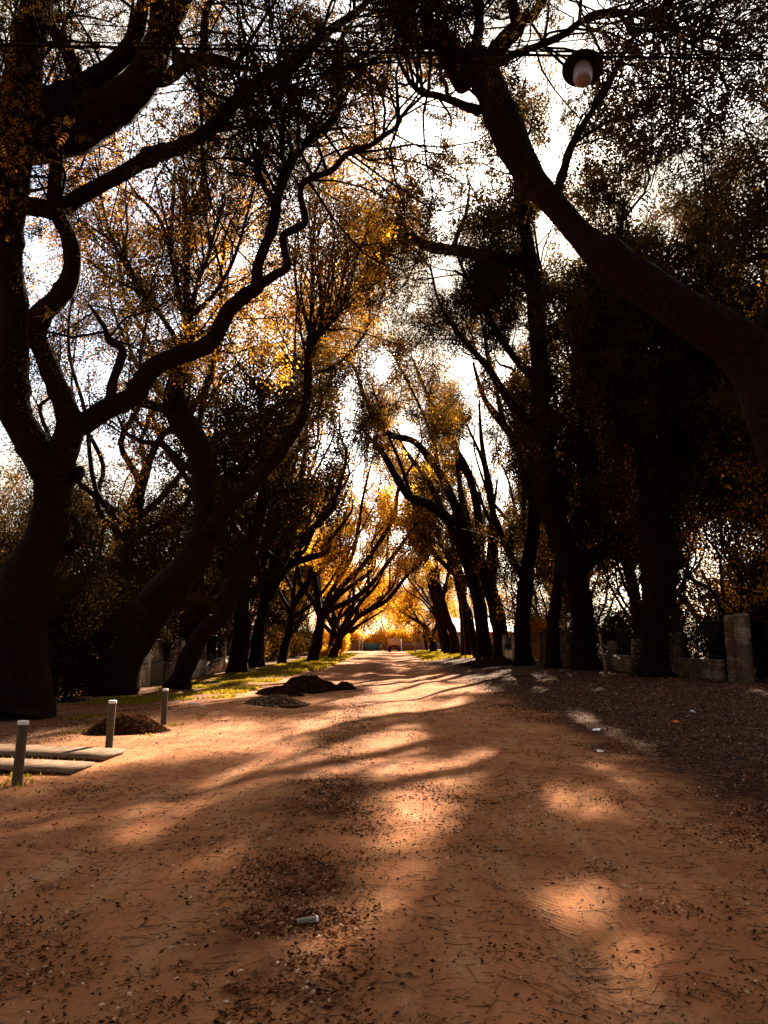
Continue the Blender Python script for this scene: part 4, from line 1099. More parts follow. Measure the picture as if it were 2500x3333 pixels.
# iron railings set in the openings
def railing(px_near, px_far, z0, h, label):
    s0, s1 = wall_at(px_near), wall_at(px_far); Lr = s1 - s0
    t = thing('iron_railing', label, 'railing', at_s(s0), ANG)
    for z in (z0 + 0.06, z0 + h - 0.06):
        MB().box((Lr / 2, 0, z), (Lr, 0.035, 0.035)).build('rail', M['iron'], t)
    n = int(Lr / 0.13)
    me = MB().tube([(0, 0, z0), (0, 0, z0 + h * 0.5), (0, 0, z0 + h)], 0.011, 6).build('bar', M['iron'], t, loc=(0.06, 0, 0))
    for k in range(1, n):
        link('bar', me.data, t, (0.06 + k * Lr / n, 0, 0))
    return t
railing(2350, 2222, 0.84, 1.35, 'dark iron railing above the low wall next to the end pillar')
railing(2052, 2008, 0.84, 1.1, 'dark iron railing in the opening between broken pillar and stake')
railing(1816, 1778, 0.92, 0.95, 'dark iron railing in the far wall opening')

# grey plaster wall beyond
def plaster_wall(a, b_, h, label, posts, grille, key='plaster', th=0.16, post_h=1.9, post_key=None):
    a = np.array(a); b_ = np.array(b_); d = b_ - a; Lw = np.linalg.norm(d); an = math.atan2(d[1], d[0])
    z = min(float(ground_h(*a)), float(ground_h(*b_))) - 0.06
    t = thing('plaster_wall', label, 'wall', (a[0], a[1], z), an)
    MB().box((Lw / 2, 0, h / 2), (Lw, th, h)).build('low_wall', M[key], t)
    MB().box((Lw / 2, 0, h + 0.025), (Lw + 0.02, th + 0.07, 0.05)).build('coping', M['concrete'], t)
    xs = np.linspace(0, Lw, posts)
    for x in xs:
        p = MB().box((x, 0, post_h / 2), (0.26, th + 0.09, post_h)).build('post', M[post_key or key], t)
        c = MB()
        c.addv([[x - .19, -.2, post_h + .002], [x + .19, -.2, post_h + .002], [x + .19, .2, post_h + .002], [x - .19, .2, post_h + .002], [x, 0, post_h + .14]],
               [[3, 2, 1, 0]], [[0, 1, 4], [1, 2, 4], [2, 3, 4], [3, 0, 4]])
        c.build('post_cap', M['iron'] if post_key is None else M['concrete'], p)
    if grille:
        for x0, x1 in zip(xs[:-1], xs[1:]):
            g_ = MB()
            for zz in (h + 0.12, post_h - 0.1):
                g_.box(((x0 + x1) / 2, 0, zz), (x1 - x0 - 0.28, 0.03, 0.03))
            gr = g_.build('grille_frame', M['iron'], t)
            n = max(3, int((x1 - x0 - 0.3) / 0.12))
            me = None
            for k in range(n):
                xx = x0 + 0.2 + (x1 - x0 - 0.4) * k / (n - 1)
                if me is None:
                    o = MB().tube([(0, 0, h + 0.1), (0, 0, (h + post_h) / 2), (0, 0, post_h - 0.08)], 0.011, 6).build('bar', M['iron'], gr, loc=(xx, 0, 0)); me = o.data
                else:
                    link('bar', me, gr, (xx, 0, 0))
    return t
plaster_wall((9.15, 49.0), (8.75, 54.5), 0.85, 'grey plastered low wall with dark grille past the brick wall', 3, True)
plaster_wall((-9.0, 44.6), (-9.75, 36.2), 0.95, 'stained white low wall with posts and dark grilles on the left', 6, True)
plaster_wall((-9.75, 31.0), (-9.95, 27.8), 0.95, 'short stained white wall left of the dark double gate', 2, True)
# dark double gate between the two white stretches
g0 = np.array([-9.75, 31.3]); g1 = np.array([-9.78, 36.0]); gd = g1 - g0; Lg = np.linalg.norm(gd)
gate = thing('metal_gate', 'dark double metal gate between the two stained white walls', 'gate', (g0[0], g0[1], float(ground_h(*g0)) - 0.05), math.atan2(gd[1], gd[0]))
for q in range(2):
    leaf_ = MB()
    x0, x1 = q * Lg / 2 + 0.03, (q + 1) * Lg / 2 - 0.03
    for x in (x0, x1): leaf_.box((x, 0, 1.0), (0.06, 0.05, 1.9))
    for z in (0.1, 1.0, 1.93): leaf_.box(((x0 + x1) / 2, 0, z), (x1 - x0 - 0.07, 0.045, 0.06))
    lf = leaf_.build('gate_leaf', M['iron'], gate)
    n = 12; me = None
    for k in range(n):
        xx = x0 + 0.1 + (x1 - x0 - 0.2) * k / (n - 1)
        if me is None:
            o = MB().box((0, 0, 1.02), (0.09, 0.02, 1.72)).build('slat', M['wood'], lf, loc=(xx, 0.03, 0)); me = o.data
        else: link('slat', me, lf, (xx, 0.03, 0))

# ------------------------------------------------------------------ end of the road
def flat_wall(x0, x1, y, h, key, name, label, cat='wall', th=0.25, z=0.0):
    t = thing(name, label, cat, ((x0 + x1) / 2, y, z))
    return t
t = thing('end_wall', 'red brown brick wall crossing the end of the road on the left', 'wall', (-8.3, 146, -0.05))
brick_len = 7.4
MB().box((brick_len / 2, 0, 0.7), (brick_len, 0.24, 1.4)).build('wall_panel', M['brick_red'], t)
MB().box((brick_len / 2, 0, 1.43), (brick_len, 0.32, 0.06)).build('coping', M['concrete'], t)
bm_ = MB()
for r_ in range(17):
    x = -0.02 - (0.12 if r_ % 2 else 0)
    while x < brick_len - 0.1:
        bm_.box((x + 0.14, -0.125, 0.04 + r_ * 0.08), (0.235, 0.012, 0.066)); x += 0.25
tag(bm_.build('bricks', M['brick_red'], t), kind='stuff')
GP = 'pale posts of the wall at the road end'
def square_post(x, y, h, w, key, label, group=None, name='gate_post'):
    t = thing(name, label, 'post', (x, y, -0.05), 0, group)
    MB().box((0, 0, h / 2), (w, w, h)).build('shaft', M[key], t)
    MB().box((0, 0, h + 0.04), (w + 0.08, w + 0.08, 0.08)).build('cap', M['concrete'], t)
    return t
square_post(-4.75, 145.4, 2.3, 0.22, 'plaster', 'left one of the paired pale posts beside the green gate')
square_post(-4.2, 145.4, 2.7, 0.2, 'plaster', 'right and taller one of the paired pale posts beside the green gate')
square_post(-0.6, 145.6, 1.65, 0.5, 'brick', 'stout brick post on the right-hand side of the green gate')
square_post(-7.6, 145.5, 1.5, 0.12, 'plaster', 'thin pale post against the red brown wall')
gt = thing('green_gate', 'dark green panelled gate closing the end of the road', 'gate', (-3.9, 145.6, 0))
MB().box((1.45, 0, 0.72), (2.9, 0.06, 1.36)).build('gate_panel', M['green'], gt)
for k in range(9):
    if k == 0: o = MB().box((0, 0, 0.72), (0.05, 0.03, 1.36)).build('rib', M['green'], gt, loc=(0.1, -0.047, 0)); me = o.data
    else: link('rib', me, gt, (0.1 + k * 0.337, -0.047, 0))
t = thing('low_end_wall', 'low brown wall between the green gate and the truck', 'wall', (-0.1, 146.2, -0.05))
MB().box((1.5, 0, 0.65), (3.0, 0.25, 1.3)).build('wall_panel', M['brick_red'], t)
MB().box((1.5, 0, 1.33), (3.0, 0.33, 0.06)).build('coping', M['concrete'], t)
t = thing('side_wall', 'long brown wall behind the truck at the road end', 'wall', (3.6, 147, -0.05))
MB().box((9, 0, 0.85), (18, 0.25, 1.7)).build('wall_panel', M['brick_red'], t)
MB().box((9, 0, 1.73), (18, 0.33, 0.06)).build('coping', M['concrete'], t)

# tipper truck seen from behind
tr = thing('tipper_truck', 'parked tipper truck seen from behind with a pale wooden tailgate', 'truck', (1.75, 130, 0), R(-3))
ch = MB().box((-0.42, 2.6, 0.86), (0.14, 5.6, 0.2)).box((0.42, 2.6, 0.86), (0.14, 5.6, 0.2)).box((0, 0.3, 0.86), (0.7, 0.14, 0.18)).build('chassis', M['black'], tr)
bed = MB().box((0, 2.0, 1.16), (2.3, 4.0, 0.12)).box((-1.12, 2.0, 1.72), (0.07, 4.0, 1.0)).box((1.12, 2.0, 1.72), (0.07, 4.0, 1.0)).box((0, 4.0, 1.8), (2.16, 0.07, 1.16)).build('cargo_bed', M['wood'], tr)
tgm = mat('tailgate paint', (0.44, 0.28, 0.16), 0.8, 0.2, (3, (0.34, 0.2, 0.11), 0.4, 0.7))
tg = MB().box((-1.05, -0.03, 1.72), (0.07, 0.09, 1.04)).box((1.05, -0.03, 1.72), (0.07, 0.09, 1.04)).box((0, -0.035, 2.22), (2.0, 0.08, 0.06)).build('tailgate', tgm, tr)
for k in range(4):
    if k == 0: o = MB().box((0, 0, 0), (2.02, 0.05, 0.235)).build('plank', tgm, tg, loc=(0, -0.02, 1.33)); me = o.data
    else: link('plank', me, tg, (0, -0.02 - 0.004 * (k % 2), 1.33 + 0.245 * k))
wm = MB().lathe([(0.001, -.13), (0.3, -.13), (0.46, -.12), (0.5, -.06), (0.5, .06), (0.46, .12), (0.3, .13), (0.001, .13)], k=20)
first = None
for (x, y) in ((-0.95, 1.0), (0.95, 1.0), (-0.68, 1.0), (0.68, 1.0), (-0.95, 5.0), (0.95, 5.0)):
    if first is None:
        o = wm.build('wheel', M['black'], tr); first = o.data
    else: o = link('wheel', first, tr)
    o.location = (x, y, 0.5); o.rotation_euler = (0, R(90), 0)
cab = MB().box((0, 5.1, 1.35), (2.0, 1.6, 0.9)).box((0, 5.2, 2.05), (1.9, 1.3, 0.55)).build('cab', M['red'], tr)
MB().box((0, 4.5, 2.05), (1.5, 0.02, 0.4)).build('rear_window', M['iron'], cab)
MB().box((0, -0.12, 0.62), (2.1, 0.08, 0.14)).build('bumper', M['black'], tr)
for s_ in (-1, 1):
    MB().box((0.85 * s_, -0.13, 0.82), (0.26, 0.05, 0.12)).build('tail_light', M['red'], tr)
    MB().box((0.85 * s_, 0.55, 0.5), (0.5, 0.02, 0.5)).build('mud_flap', M['black'], tr)

# house on the right
hs = thing('house', 'low house with grey roof, red fascia and white porch posts behind the right row', 'house', (9.0, 88, float(ground_h(9, 88)) - 0.05))
MB().box((6, 5, 1.15), (10.6, 6.0, 2.3)).build('wall', M['plaster'], hs)
rf = MB()
rf.addv([[-0.6, -0.9, 2.55], [12.6, -0.9, 2.55], [12.6, 4.6, 4.3], [-0.6, 4.6, 4.3], [-0.6, 9.8, 2.55], [12.6, 9.8, 2.55]], [[0, 1, 2, 3], [3, 2, 5, 4]])
for k in range(60):
    x = -0.55 + k * 0.221
    rf.addv([[x, -0.9, 2.56], [x + 0.07, -0.9, 2.6], [x + 0.14, -0.9, 2.56], [x, 4.6, 4.31], [x + 0.07, 4.6, 4.35], [x + 0.14, 4.6, 4.31]], [[0, 1, 4, 3], [1, 2, 5, 4]])
rf.build('roof', M['roof'], hs)
MB().box((6, -0.93, 2.36), (13.2, 0.06, 0.42)).build('fascia', M['red'], hs)
for k, x in enumerate((-0.3, 2.1, 4.6, 7.0, 9.6, 12.2)):
    if k == 0: o = MB().box((0, 0, 1.08), (0.28, 0.28, 2.12)).build('porch_post', M['white'], hs, loc=(x, -0.7, 0)); me = o.data
    else: link('porch_post', me, hs, (x, -0.7, 0))
for x in (2.9, 7.4):
    w_ = MB().box((x, 1.99, 1.35), (1.3, 0.06, 0.08)).box((x, 1.99, 2.05), (1.3, 0.06, 0.08)).box((x - 0.61, 1.99, 1.7), (0.08, 0.06, 0.62)).box((x + 0.61, 1.99, 1.7), (0.08, 0.06, 0.62)).build('window', M['white'], hs)
    MB().box((x, 1.985, 1.7), (1.13, 0.02, 0.6)).build('pane', M['iron'], w_)
MB().box((5.2, 1.98, 1.0), (0.95, 0.05, 2.0)).build('door', M['wood'], hs)

# poles
def pole(name, label, p, h, r, key, lean=(0, 0), cat='pole', arm=True):
    t = thing(name, label, cat, (p[0], p[1], float(ground_h(p[0], p[1])) - 0.05))
    z = np.linspace(0, h, 6)
    MB().tube(np.stack([lean[0] * z / h, lean[1] * z / h, z], 1), np.linspace(r, r * 0.75, 6), 10).build('shaft', M[key], t, True)
    if arm:
        a_ = MB().box((lean[0], -r - 0.04, h - 0.35), (1.3, 0.08, 0.1)).build('crossarm', M[key], t)
        for x in (-0.55, 0.55):
            MB().lathe([(0.001, 0), (0.04, 0), (0.055, 0.05), (0.03, 0.09), (0.04, 0.14), (0.001, 0.15)], (lean[0] + x, -r - 0.04, h - 0.3), 8).build('insulator', M['white'], a_)
    return t
pole('utility_pole', 'left wooden utility pole beside the dark trunk near the truck', (4.9, 118), 7.0, 0.14, 'wood')
pole('utility_pole', 'slanted wooden strut pole just right of the dark trunk near the truck', (6.3, 118), 6.0, 0.12, 'wood', (-0.9, 0), arm=False)
pole('utility_pole', 'straight pale wooden pole between the trunks in front of the house', (8.25, 80), 7.2, 0.15, 'wood')
pole('thin_pole', 'thin pale metal pole leaning slightly at the edge of the right verge', on_ground(1516, 2148), 4.6, 0.035, 'wood', (-0.25, 0), arm=False)
pole('wooden_stake', 'leaning wooden stake in front of the low brick wall', on_ground(1974, 2188), 1.75, 0.075, 'wood', (-0.22, 0), cat='stake', arm=False)

# ------------------------------------------------------------------ bollards
bl = ['nearest wooden bollard with pale cap at the left edge by the concrete slabs',
      'middle wooden bollard with pale cap in front of the round leaf pile',
      'farthest wooden bollard with pale cap beside the bent white pipe']
proto = None
for (px, py), lb, rz, tilt in zip(((54, 2556), (354, 2434), (532, 2358)), bl, (0.1, 0.5, 0.3), ((0.028, 0.0), (0.022, 0.01), (0.01, 0))):
    p = on_ground(px, py)
    t = thing('bollard', lb, 'bollard', (p[0], p[1], p[2] - 0.02), rz, 'wooden bollards along the left verge')
    t.rotation_euler = (0, tilt[0], 0)
    if proto is None:
        a_ = np.arange(16)
        o1 = MB().lathe([(0.058, -0.2), (0.058, 0.0), (0.057, 0.3), (0.056, 0.66), (0.054, 0.68), (0.001, 0.682)], k=18, ripple=0.012, rn=6).build('shaft', M['post'], t, True)
        o2 = MB().lathe([(0.001, 0.684), (0.060, 0.684), (0.062, 0.69), (0.062, 0.722), (0.057, 0.728), (0.001, 0.730)], k=18).build('cap', M['white'], t)
        o3 = MB().lathe([(0.0585, 0.655), (0.0605, 0.66), (0.0605, 0.676), (0.0585, 0.68)], k=18).build('collar', M['post'], t)
        proto = (o1, o2, o3)
    else:
        for o in proto: link(o.name.split('.')[0], o.data, t)

# ------------------------------------------------------------------ concrete ditch slabs
def slab(label, pa, length, depth, rise, rz):
    """a thin cast slab, bowed along its length"""
    t = MB(); n = 14
    x = np.linspace(0, -length, n)
    s_ = np.linspace(0, 1, n)
    z = rise * np.sin(np.clip(s_ * 3.6, 0, math.pi)) * (1 - 0.3 * s_) + 0.018 + 0.02 * s_
    top = []
    for yy in (0, depth):
        for zz in (0.035, 0.0):
            top.append(np.stack([x, np.full(n, yy), z + zz], 1))
    Vv = np.concatenate(top)          # rows: front top, front bottom, back top, back bottom
    f = []
    for i in range(n - 1):
        f += [[i, i + 1, 2 * n + i + 1, 2 * n + i], [n + i, 3 * n + i, 3 * n + i + 1, n + i + 1], [i, n + i, n + i + 1, i + 1], [2 * n + i, 2 * n + i + 1, 3 * n + i + 1, 3 * n + i]]
    f += [[0, 2 * n, 3 * n, n], [n - 1, 2 * n - 1, 4 * n - 1, 3 * n - 1]]
    t.addv(Vv, f)
    o = t.build('concrete_slab', M['concrete'], None, False, (pa[0], pa[1], float(ground_h(pa[0], pa[1])) + 0.0))
    o.rotation_euler = (0, R(1.0), rz)
    return tag(o, label, 'slab', 'concrete slabs bridging the ditch')
slab('front concrete slab lying behind the nearest bollard', on_ground(232, 2524), 3.2, 0.70, 0.02, R(-1))
slab('rear concrete slab lying between the nearest and the middle bollard', on_ground(338, 2480), 3.6, 0.85, 0.025, R(-1))
pp_ = on_ground(632, 2303)
wp = MB().tube(catmull([(-0.16, 0, 0.10), (0.05, 0, 0.10), (0.12, 0, 0.09), (0.16, 0.02, 0.03), (0.26, 0.05, 0.025)], 4), 0.018, 8).build('bent_pipe', M['white'], None, True, tuple(pp_))
tag(wp, 'bent white pipe end sticking up from the leaves beside the farthest bollard', 'pipe')

# ------------------------------------------------------------------ wires and lamp
def wire(name, label, a, b_, sag, r=0.009, group=None):
    a, b_ = np.array(a, float), np.array(b_, float)
    s_ = np.linspace(0, 1, 25)[:, None]
    P = a + (b_ - a) * s_; P[:, 2] -= sag * 4 * (s_[:, 0] * (1 - s_[:, 0]))
    o = MB().tube(P - a, r, 6).build(name, M['wire'], None, True, tuple(a))
    return tag(o, label, 'cable', group)
def cable_through(p1, p2, Yd, ext, sag, name, label, r=0.009, Y2=None):
    a, b_ = at(*p1, Yd), at(*p2, Y2 or Yd)
    d = (b_ - a) / np.linalg.norm(b_ - a)
    return wire(name, label, a - d * ext, b_ + d * ext, sag, r)
LY = 7.4
lampc = at(1897, 222, LY)
cz = at(1897, 190, LY)[2]
cable_through((600, 158), (2500, 194), LY, 6.0, 0.0, 'span_cable', 'thick black cable the street lamp hangs from, crossing the whole frame', 0.014)
cable_through((300, 138), (1700, 166), 9.2, 7, 0.0, 'power_line', 'upper one of the thin cables crossing above the arching left limb', 0.010)
cable_through((300, 150), (1700, 178), 9.0, 7, 0.0, 'power_line', 'lower one of the thin cables crossing above the arching left limb', 0.010)
cable_through((1500, 165), (2500, 22), 9.5, 6, 0.0, 'power_line', 'cable slanting up to the top right corner over the blue sky', 0.009)
cable_through((1700, 150), (2500, 62), 9.8, 6, 0.0, 'power_line', 'lower of the two cables slanting towards the top right corner', 0.008)
cable_through((230, 75), (900, 120), 10.2, 5, 0.0, 'power_line', 'faint cable high between the upright limbs at top left', 0.009)
wire('guy_wire', 'guy wire rising to the right edge beside the ivy-covered trunk', at(2150, 1718, 33), at(2620, 1566, 33), 0.15, 0.02)
wire('guy_wire', 'pale wire dropping behind the forked tree at the left edge', at(-160, 1735, 21), at(110, 1790, 21), 0.05, 0.015)
wire('road_cable', 'upper distant cable across the road above the golden trees', (-9, 112, 6.9), (9, 112, 6.6), 0.25, 0.03)
wire('road_cable', 'lower distant cable across the road above the truck', (-10, 116, 4.9), (9, 116, 4.9), 0.2, 0.03)

lp = thing('street_lamp', 'street lamp with dark conical hood and white ribbed glass hanging from the cable', 'street lamp', tuple(lampc))
lp.rotation_euler = (R(-13), R(6), 0)
k_ = 1.0
MB().lathe([(0.10, 0.10), (0.13, 0.075), (0.205, 0.035), (0.228, 0.005), (0.232, -0.012), (0.226, -0.012), (0.20, 0.018), (0.125, 0.05), (0.10, 0.06)], k=40).build('hood', M['shade'], lp, True)
MB().lathe([(0.001, 0.23), (0.05, 0.228), (0.085, 0.20), (0.098, 0.15), (0.104, 0.10), (0.10, 0.06), (0.09, 0.03), (0.001, 0.03)], k=28).build('housing', M['shade'], lp, True)
gl_ = MB().lathe([(0.086, 0.028), (0.098, -0.01), (0.104, -0.06), (0.106, -0.12), (0.104, -0.165), (0.098, -0.195), (0.085, -0.215), (0.05, -0.226), (0.001, -0.228)], k=72, ripple=0.014, rn=24).build('glass_jar', M['glass'], lp, True)
MB().lathe([(0.107, -0.002), (0.112, 0.0), (0.112, 0.012), (0.107, 0.014)], k=32).build('retaining_ring', M['shade'], lp)
hk = MB().tube([(0, 0, 0.22), (0, 0, 0.28), (0, 0, max(0.3, cz - lampc[2] + 0.02))], 0.014, 8).build('hanger', M['wire'], lp)
MB().box((0, 0, cz - lampc[2] + 0.0), (0.14, 0.05, 0.05)).build('clamp', M['wire'], hk)

# ------------------------------------------------------------------ litter on the ground
lid = on_ground(1030, 3012)
cup = thing('plastic_cup', 'crushed clear plastic cup with a pale lid on the leafy strip in the foreground', 'cup', (lid[0], lid[1], lid[2] + 0.02), R(6))
cup.rotation_euler = (0, R(90), R(14))
cup.scale = (0.6, 0.6, 0.75)
MB().lathe([(0.030, -0.15), (0.032, -0.14), (0.036, -0.05), (0.041, 0.0), (0.043, 0.0), (0.041, 0.004), (0.038, -0.004), (0.033, -0.06), (0.028, -0.146), (0.001, -0.147)], k=24, ripple=0.05, rn=5).build('cup_body', M['plastic'], cup, True)
MB().lathe([(0.001, 0.012), (0.036, 0.012), (0.044, 0.006), (0.046, -0.004), (0.043, -0.006), (0.042, 0.003), (0.001, 0.004)], k=24).build('lid', M['white'], cup)
def scrap(px, py, size, key, name, label, cat, col=None):
    p = on_ground(px, py)
    g = np.random.default_rng(int(px)); n = 7
    xs_ = np.linspace(-.5, .5, n)
    Xs, Ys = np.meshgrid(xs_ * size[0], xs_ * size[1])
    Zs = 0.02 + size[2] * (g.random((n, n)) * 0.6 + 0.4 * np.cos(Xs / size[0] * 5))
    Vt = np.stack([Xs + g.normal(0, size[0] * 0.04, Xs.shape), Ys + g.normal(0, size[1] * 0.04, Xs.shape), Zs], -1).reshape(-1, 3)
    i, j = np.meshgrid(np.arange(n - 1), np.arange(n - 1), indexing='ij')
    f = np.stack([i * n + j, i * n + j + 1, (i + 1) * n + j + 1, (i + 1) * n + j], -1).reshape(-1, 4)
    Vb = Vt - np.array([0, 0, 0.006])
    V_ = np.concatenate([Vt, Vb]); f2 = f[:, ::-1] + n * n
    o = MB().addv(V_, np.concatenate([f, f2])).build(name, M[key], None, False, tuple(p))
    o.rotation_euler = (0, 0, g.uniform(0, 3))
    return tag(o, label, cat)
M['paper'] = mat('waste paper', (0.75, 0.70, 0.66), 0.9, 0.1)
M['orange'] = mat('orange wrapper', (0.75, 0.13, 0.03), 0.7, 0.2)
scrap(2196, 2354, (0.13, 0.10, 0.04), 'orange', 'wrapper', 'small bright orange wrapper on the dark leaves at right', 'litter')
scrap(2253, 2321, (0.10, 0.08, 0.05), 'paper', 'paper_scrap', 'small white paper scrap beyond the orange wrapper', 'litter')
scrap(1945, 2379, (0.22, 0.13, 0.025), 'paper', 'plastic_bag', 'flat crumpled white bag on the leaves left of the orange wrapper', 'litter')
scrap(1950, 2450, (0.14, 0.09, 0.03), 'paper', 'paper_scrap', 'white paper scrap on the leaves nearer than the crumpled bag', 'litter')
scrap(1571, 2154, (0.35, 0.25, 0.25), 'paper', 'paper_scrap', 'crumpled white sheet on the dark mound by the right trees', 'litter')

# ------------------------------------------------------------------ leaf piles
LT = np.array(rhombus(np.array([-0.5, 0, 0]), np.array([1.0, 0, 0.12]) / np.linalg.norm([1, 0, .12]), 0.46, 1.0, np.array([0, 0, 1.0])))
LT[1:4:2, 2] += 0.14            # curled edges
def flat_leaves(p, size, tone, tilt=0.35):
    n = len(p)
    a = rng.uniform(0, 6.283, n)
    d = np.stack([np.cos(a), np.sin(a), rng.normal(0, tilt, n)], 1)
    return place_leaves(p, d, LT, size, tone, 4)
def pile(label, c, rx, ry, h, nl, size, name='leaf_pile', lumps=0.12, tone=0.42):
    z0 = float(ground_h(c[0], c[1]))
    n, k = 22, 30
    V_, f = [], []
    def hh(x, y):
        q = np.clip(1 - np.sqrt((x / rx) ** 2 + (y / ry) ** 2), 0, 1)
        prof = 1 - (1 - q) ** 2.1
        pts = np.stack([x + c[0] * 3, y + c[1] * 3, 0 * x], -1).reshape(-1, 3)
        return h * prof * (1 + lumps * vnoise(pts, 0.22, 2).reshape(np.shape(x)) + lumps * vnoise(pts, 0.6, 4).reshape(np.shape(x)))
    rr_, aa = np.meshgrid(np.linspace(0.001, 1.0, n), np.arange(k) * 2 * math.pi / k, indexing='ij')
    x, y = rr_ * rx * np.cos(aa), rr_ * ry * np.sin(aa)
    z = hh(x, y) - 0.03
    i, j = np.meshgrid(np.arange(n - 1), np.arange(k), indexing='ij')
    f = np.stack([i * k + j, (i + 1) * k + j, (i + 1) * k + (j + 1) % k, i * k + (j + 1) % k], -1).reshape(-1, 4)
    t = thing(name, label, 'leaf pile', (c[0], c[1], z0))
    link('mound', mesh_from('mound', np.stack([x, y, z], -1).reshape(-1, 3), [f], M['soil'], None, True), t)
    a = rng.uniform(0, 6.283, nl); q = np.sqrt(rng.uniform(0, 1.15, nl))
    x, y = q * rx * np.cos(a), q * ry * np.sin(a)
    p = np.stack([x, y, hh(x, y) - 0.015 + rng.uniform(0, 0.03, nl)], 1)
    Vv, Fq, tn = flat_leaves(p, size, tone + rng.normal(0, 0.17, nl), 0.55)
    tag(link('leaves', mesh_from('leaves', Vv, [Fq], LITTER, tn), t), kind='stuff')
    return t
pc = on_ground(415, 2385)
pile('round pile of raked dark leaves behind the middle bollard', pc, 0.74, 0.6, 0.30, 7500, 0.06)
pc = on_ground(1010, 2250)
pile('high black heap of raked leaves on the left edge of the road', pc, 1.15, 0.8, 0.40, 11000, 0.085, 'leaf_heap', 0.32, 0.30)
pc = on_ground(905, 2262)
pile('low dark heap joined to the left flank of the high black heap', pc, 0.75, 0.55, 0.22, 3000, 0.075, 'leaf_heap', 0.2, 0.30)
pc = on_ground(1125, 2245)
pile('small dark clump at the right foot of the high black heap', pc, 0.38, 0.32, 0.22, 1200, 0.07, 'leaf_heap', 0.25, 0.28)
pc = on_ground(895, 2294)
pile('low scattered heap of pale brown leaves in front of the black heap', pc, 0.85, 0.6, 0.2, 5000, 0.07, 'leaf_heap', 0.2, 0.74)
pc = on_ground(1610, 2166)
pile('long low dark mound under the trees of the right row', pc, 2.2, 1.3, 0.42, 3500, 0.12, 'leaf_heap', 0.25, 0.28)

# ------------------------------------------------------------------ loose leaves, twigs, grass
def scatter(n, x0, x1, y0, y1, power=1.0):
    x = rng.uniform(x0, x1, n)
    u = rng.uniform(0, 1, n)
    y = y0 * (y1 / y0) ** u if power == 1.0 else rng.uniform(y0, y1, n)   # even in the picture rather than on the ground
    return x, y
def leaf_density(x, y):
    p = np.stack([x, y, 0 * x], 1)
    n1 = vnoise(p, 0.9, 0); n2 = vnoise(p, 0.28, 3)
    right = smooth(2.5, 4.0, x + 0.7 * n1)
    left = 0.5 * smooth(4.4, 6.2, -x + 0.6 * n1)
    mid = 1.0 * np.exp(-((x + 0.62 + 0.18 * n1) / 0.46) ** 2) * (0.42 + 0.58 * smooth(-1.0, 0.1, n1 + 0.5 * n2 + 0.35))
    bare = 0.10 + 0.22 * smooth(0.1, 0.9, n1 * 0.7 + n2 * 0.7)
    return np.clip(np.maximum(np.maximum(right, left), np.maximum(mid, bare)) * (0.6 + 0.55 * n2 + 0.35 * vnoise(p, 0.11, 1)), 0, 1)
xs, ys = [], []
for (n, a, b_, c, d) in ((150000, -4.2, 4.2, 3.2, 9), (110000, -7.5, 9, 8, 20), (110000, 2.2, 13, 6, 34), (30000, -9, 12, 18, 60)):
    x, y = scatter(n, a, b_, c, d)
    ok = rng.uniform(0, 1, n) < leaf_density(x, y)
    xs.append(x[ok]); ys.append(y[ok])
x, y = np.concatenate(xs), np.concatenate(ys)
p = np.stack([x, y, ground_h(x, y) + 0.004 + rng.uniform(0, 0.012, len(x))], 1)
tn_ = np.clip(rng.beta(1.6, 1.7, len(x)) * 0.9, 0, 1)
pale = rng.uniform(0, 1, len(x)) < 0.11
tn_[pale] = rng.uniform(0.78, 1.0, pale.sum())
Vv, Fq, tn = flat_leaves(p, np.where(y < 9, 0.034, 0.036 + 0.0016 * y), tn_, 0.22) if False else place_leaves(
    p, np.stack([np.cos(x * 997), np.sin(x * 997), rng.normal(0, 0.2, len(x))], 1), LT, np.where(y < 9, 0.029, 0.029 + 0.0011 * np.clip(y - 9, 0, 40)), tn_, 4, (0.45, 1.45))
tag(link('fallen_leaves', mesh_from('fallen_leaves', Vv, [Fq], LITTER, tn)), 'small brown and pale fallen leaves strewn over road and verges', kind='stuff')
print('fallen leaves', len(x))
n = 5200
x, y = scatter(n * 2, -4.5, 5.0, 3.2, 14)
nz_ = vnoise(np.stack([x, y, 0 * x], 1), 0.5, 5)
ok = rng.uniform(0, 1, len(x)) < 0.35 + 0.4 * nz_ + 0.25 * (x > 0)
x, y = x[ok][:n], y[ok][:n]
n = len(x)
a = rng.normal(0.1, 0.75, n); ln = rng.uniform(0.04, 0.22, n) * rng.choice([1, 1, 0.6], n); cv = rng.normal(0, 0.5, n)
k = 4
s_ = np.linspace(-0.5, 0.5, k)[None, :]
th = a[:, None] + cv[:, None] * s_ * 2
st = ln[:, None] / (k - 1)
PX = x[:, None] + np.cumsum(np.cos(th) * st, 1); PY = y[:, None] + np.cumsum(np.sin(th) * st, 1)
PZ = ground_h(PX, PY) + 0.003 + np.abs(rng.normal(0, 0.003, (n, k)))
P = np.stack([PX, PY, PZ], -1)
Vb, Fb = tubes_batch(P, rng.uniform(0.0009, 0.0022, n)[:, None] * np.linspace(1.1, 0.7, k)[None, :], 3)
M['fallen_twig'] = mat('fallen twig', (0.055, 0.022, 0.012), 0.9, 0.1)
tag(link('fallen_twigs', mesh_from('fallen_twigs', Vb, [Fb], M['fallen_twig'])), 'thin curved brown leaf stalks scattered over the bare road', kind='stuff')

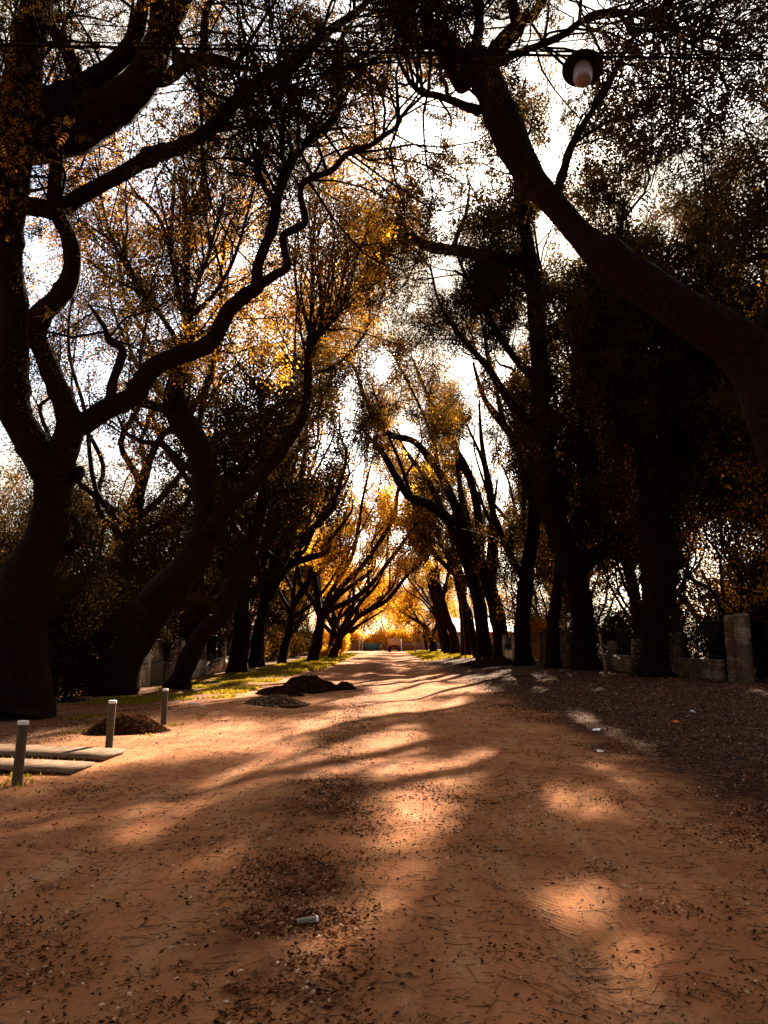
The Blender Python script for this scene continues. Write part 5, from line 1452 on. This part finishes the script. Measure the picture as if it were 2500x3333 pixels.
def grass(label, n, x0, x1, y0, y1, h, thr, tone=0.6):
    x = rng.uniform(x0, x1, n); y = rng.uniform(y0, y1, n)
    ok = vnoise(np.stack([x, y, 0 * x], 1), 1.3, 1) + 0.3 * vnoise(np.stack([x, y, 0 * x], 1), 0.4, 2) > thr
    x, y = x[ok], y[ok]; n = len(x)
    b0 = np.stack([x, y, ground_h(x, y) - 0.01], 1)
    a = rng.uniform(0, 6.28, n); w = np.stack([np.cos(a), np.sin(a), 0 * a], 1) * (0.004 + 0.0009 * y)[:, None]
    hh = h * rng.uniform(0.5, 1.2, n)
    tip = b0 + np.stack([rng.normal(0, 0.4, n), rng.normal(0, 0.4, n), np.ones(n)], 1) * hh[:, None]
    md = b0 * 0.45 + tip * 0.55 + np.array([0, 0, 0.1]) * hh[:, None]
    V_ = np.stack([b0 - w, b0 + w, md + w * 0.7, tip, md - w * 0.7], 1).reshape(-1, 3)
    q = np.arange(n)[:, None] * 5
    f4 = q + np.array([[0, 1, 2, 4]]); f3 = q + np.array([[4, 2, 3]])
    tn = np.clip(np.concatenate([np.full(n, tone), np.full(n, tone)]) + rng.normal(0, 0.2, 2 * n), 0, 1)
    tag(link('grass', mesh_from('grass', V_, [f4, f3], GRASS, tn)), label, kind='stuff')
grass('yellow green grass on the left verge beyond the bollards', 26000, -8.8, -4.4, 22, 44, 0.09, 0.15)
grass('sunlit grass at the far left verge', 14000, -7.5, -3.6, 44, 100, 0.16, -0.5)
grass('sparse weeds around the bollards and slabs', 9000, -8.0, -4.0, 8.5, 18, 0.06, 0.35, 0.45)
grass('sunlit strip of grass on the far right verge', 14000, 3.6, 8.5, 66, 128, 0.16, -0.4)

# clods and small stones of the road
n = 4200
x, y = scatter(n, -5.5, 5.5, 3.1, 22)
sz = 0.004 + 0.010 * rng.uniform(0, 1, n) ** 3
oc = np.array([[1, 0, 0], [-1, 0, 0], [0, 1, 0], [0, -1, 0], [0, 0, 0.8], [0, 0, -0.8]], float)
V_ = (oc[None] * rng.uniform(0.6, 1.3, (n, 6, 1)) * sz[:, None, None]) @ np.array([[0.8, 0.6, 0], [-0.6, 0.8, 0], [0, 0, 1]]) + np.stack([x, y, ground_h(x, y) + 0.3 * sz], 1)[:, None, :]
f3 = np.array([[0, 2, 4], [2, 1, 4], [1, 3, 4], [3, 0, 4], [2, 0, 5], [1, 2, 5], [3, 1, 5], [0, 3, 5]])
M['clod'] = mat('clod', (0.22, 0.085, 0.036), 1.0, 0.05, (3, (0.09, 0.04, 0.022), 0.4, 0.6))
tag(link('clods', mesh_from('clods', V_.reshape(-1, 3), [(np.arange(n)[:, None, None] * 6 + f3[None]).reshape(-1, 3)], M['clod'])), 'small clods and stones loose on the dirt road', kind='stuff')
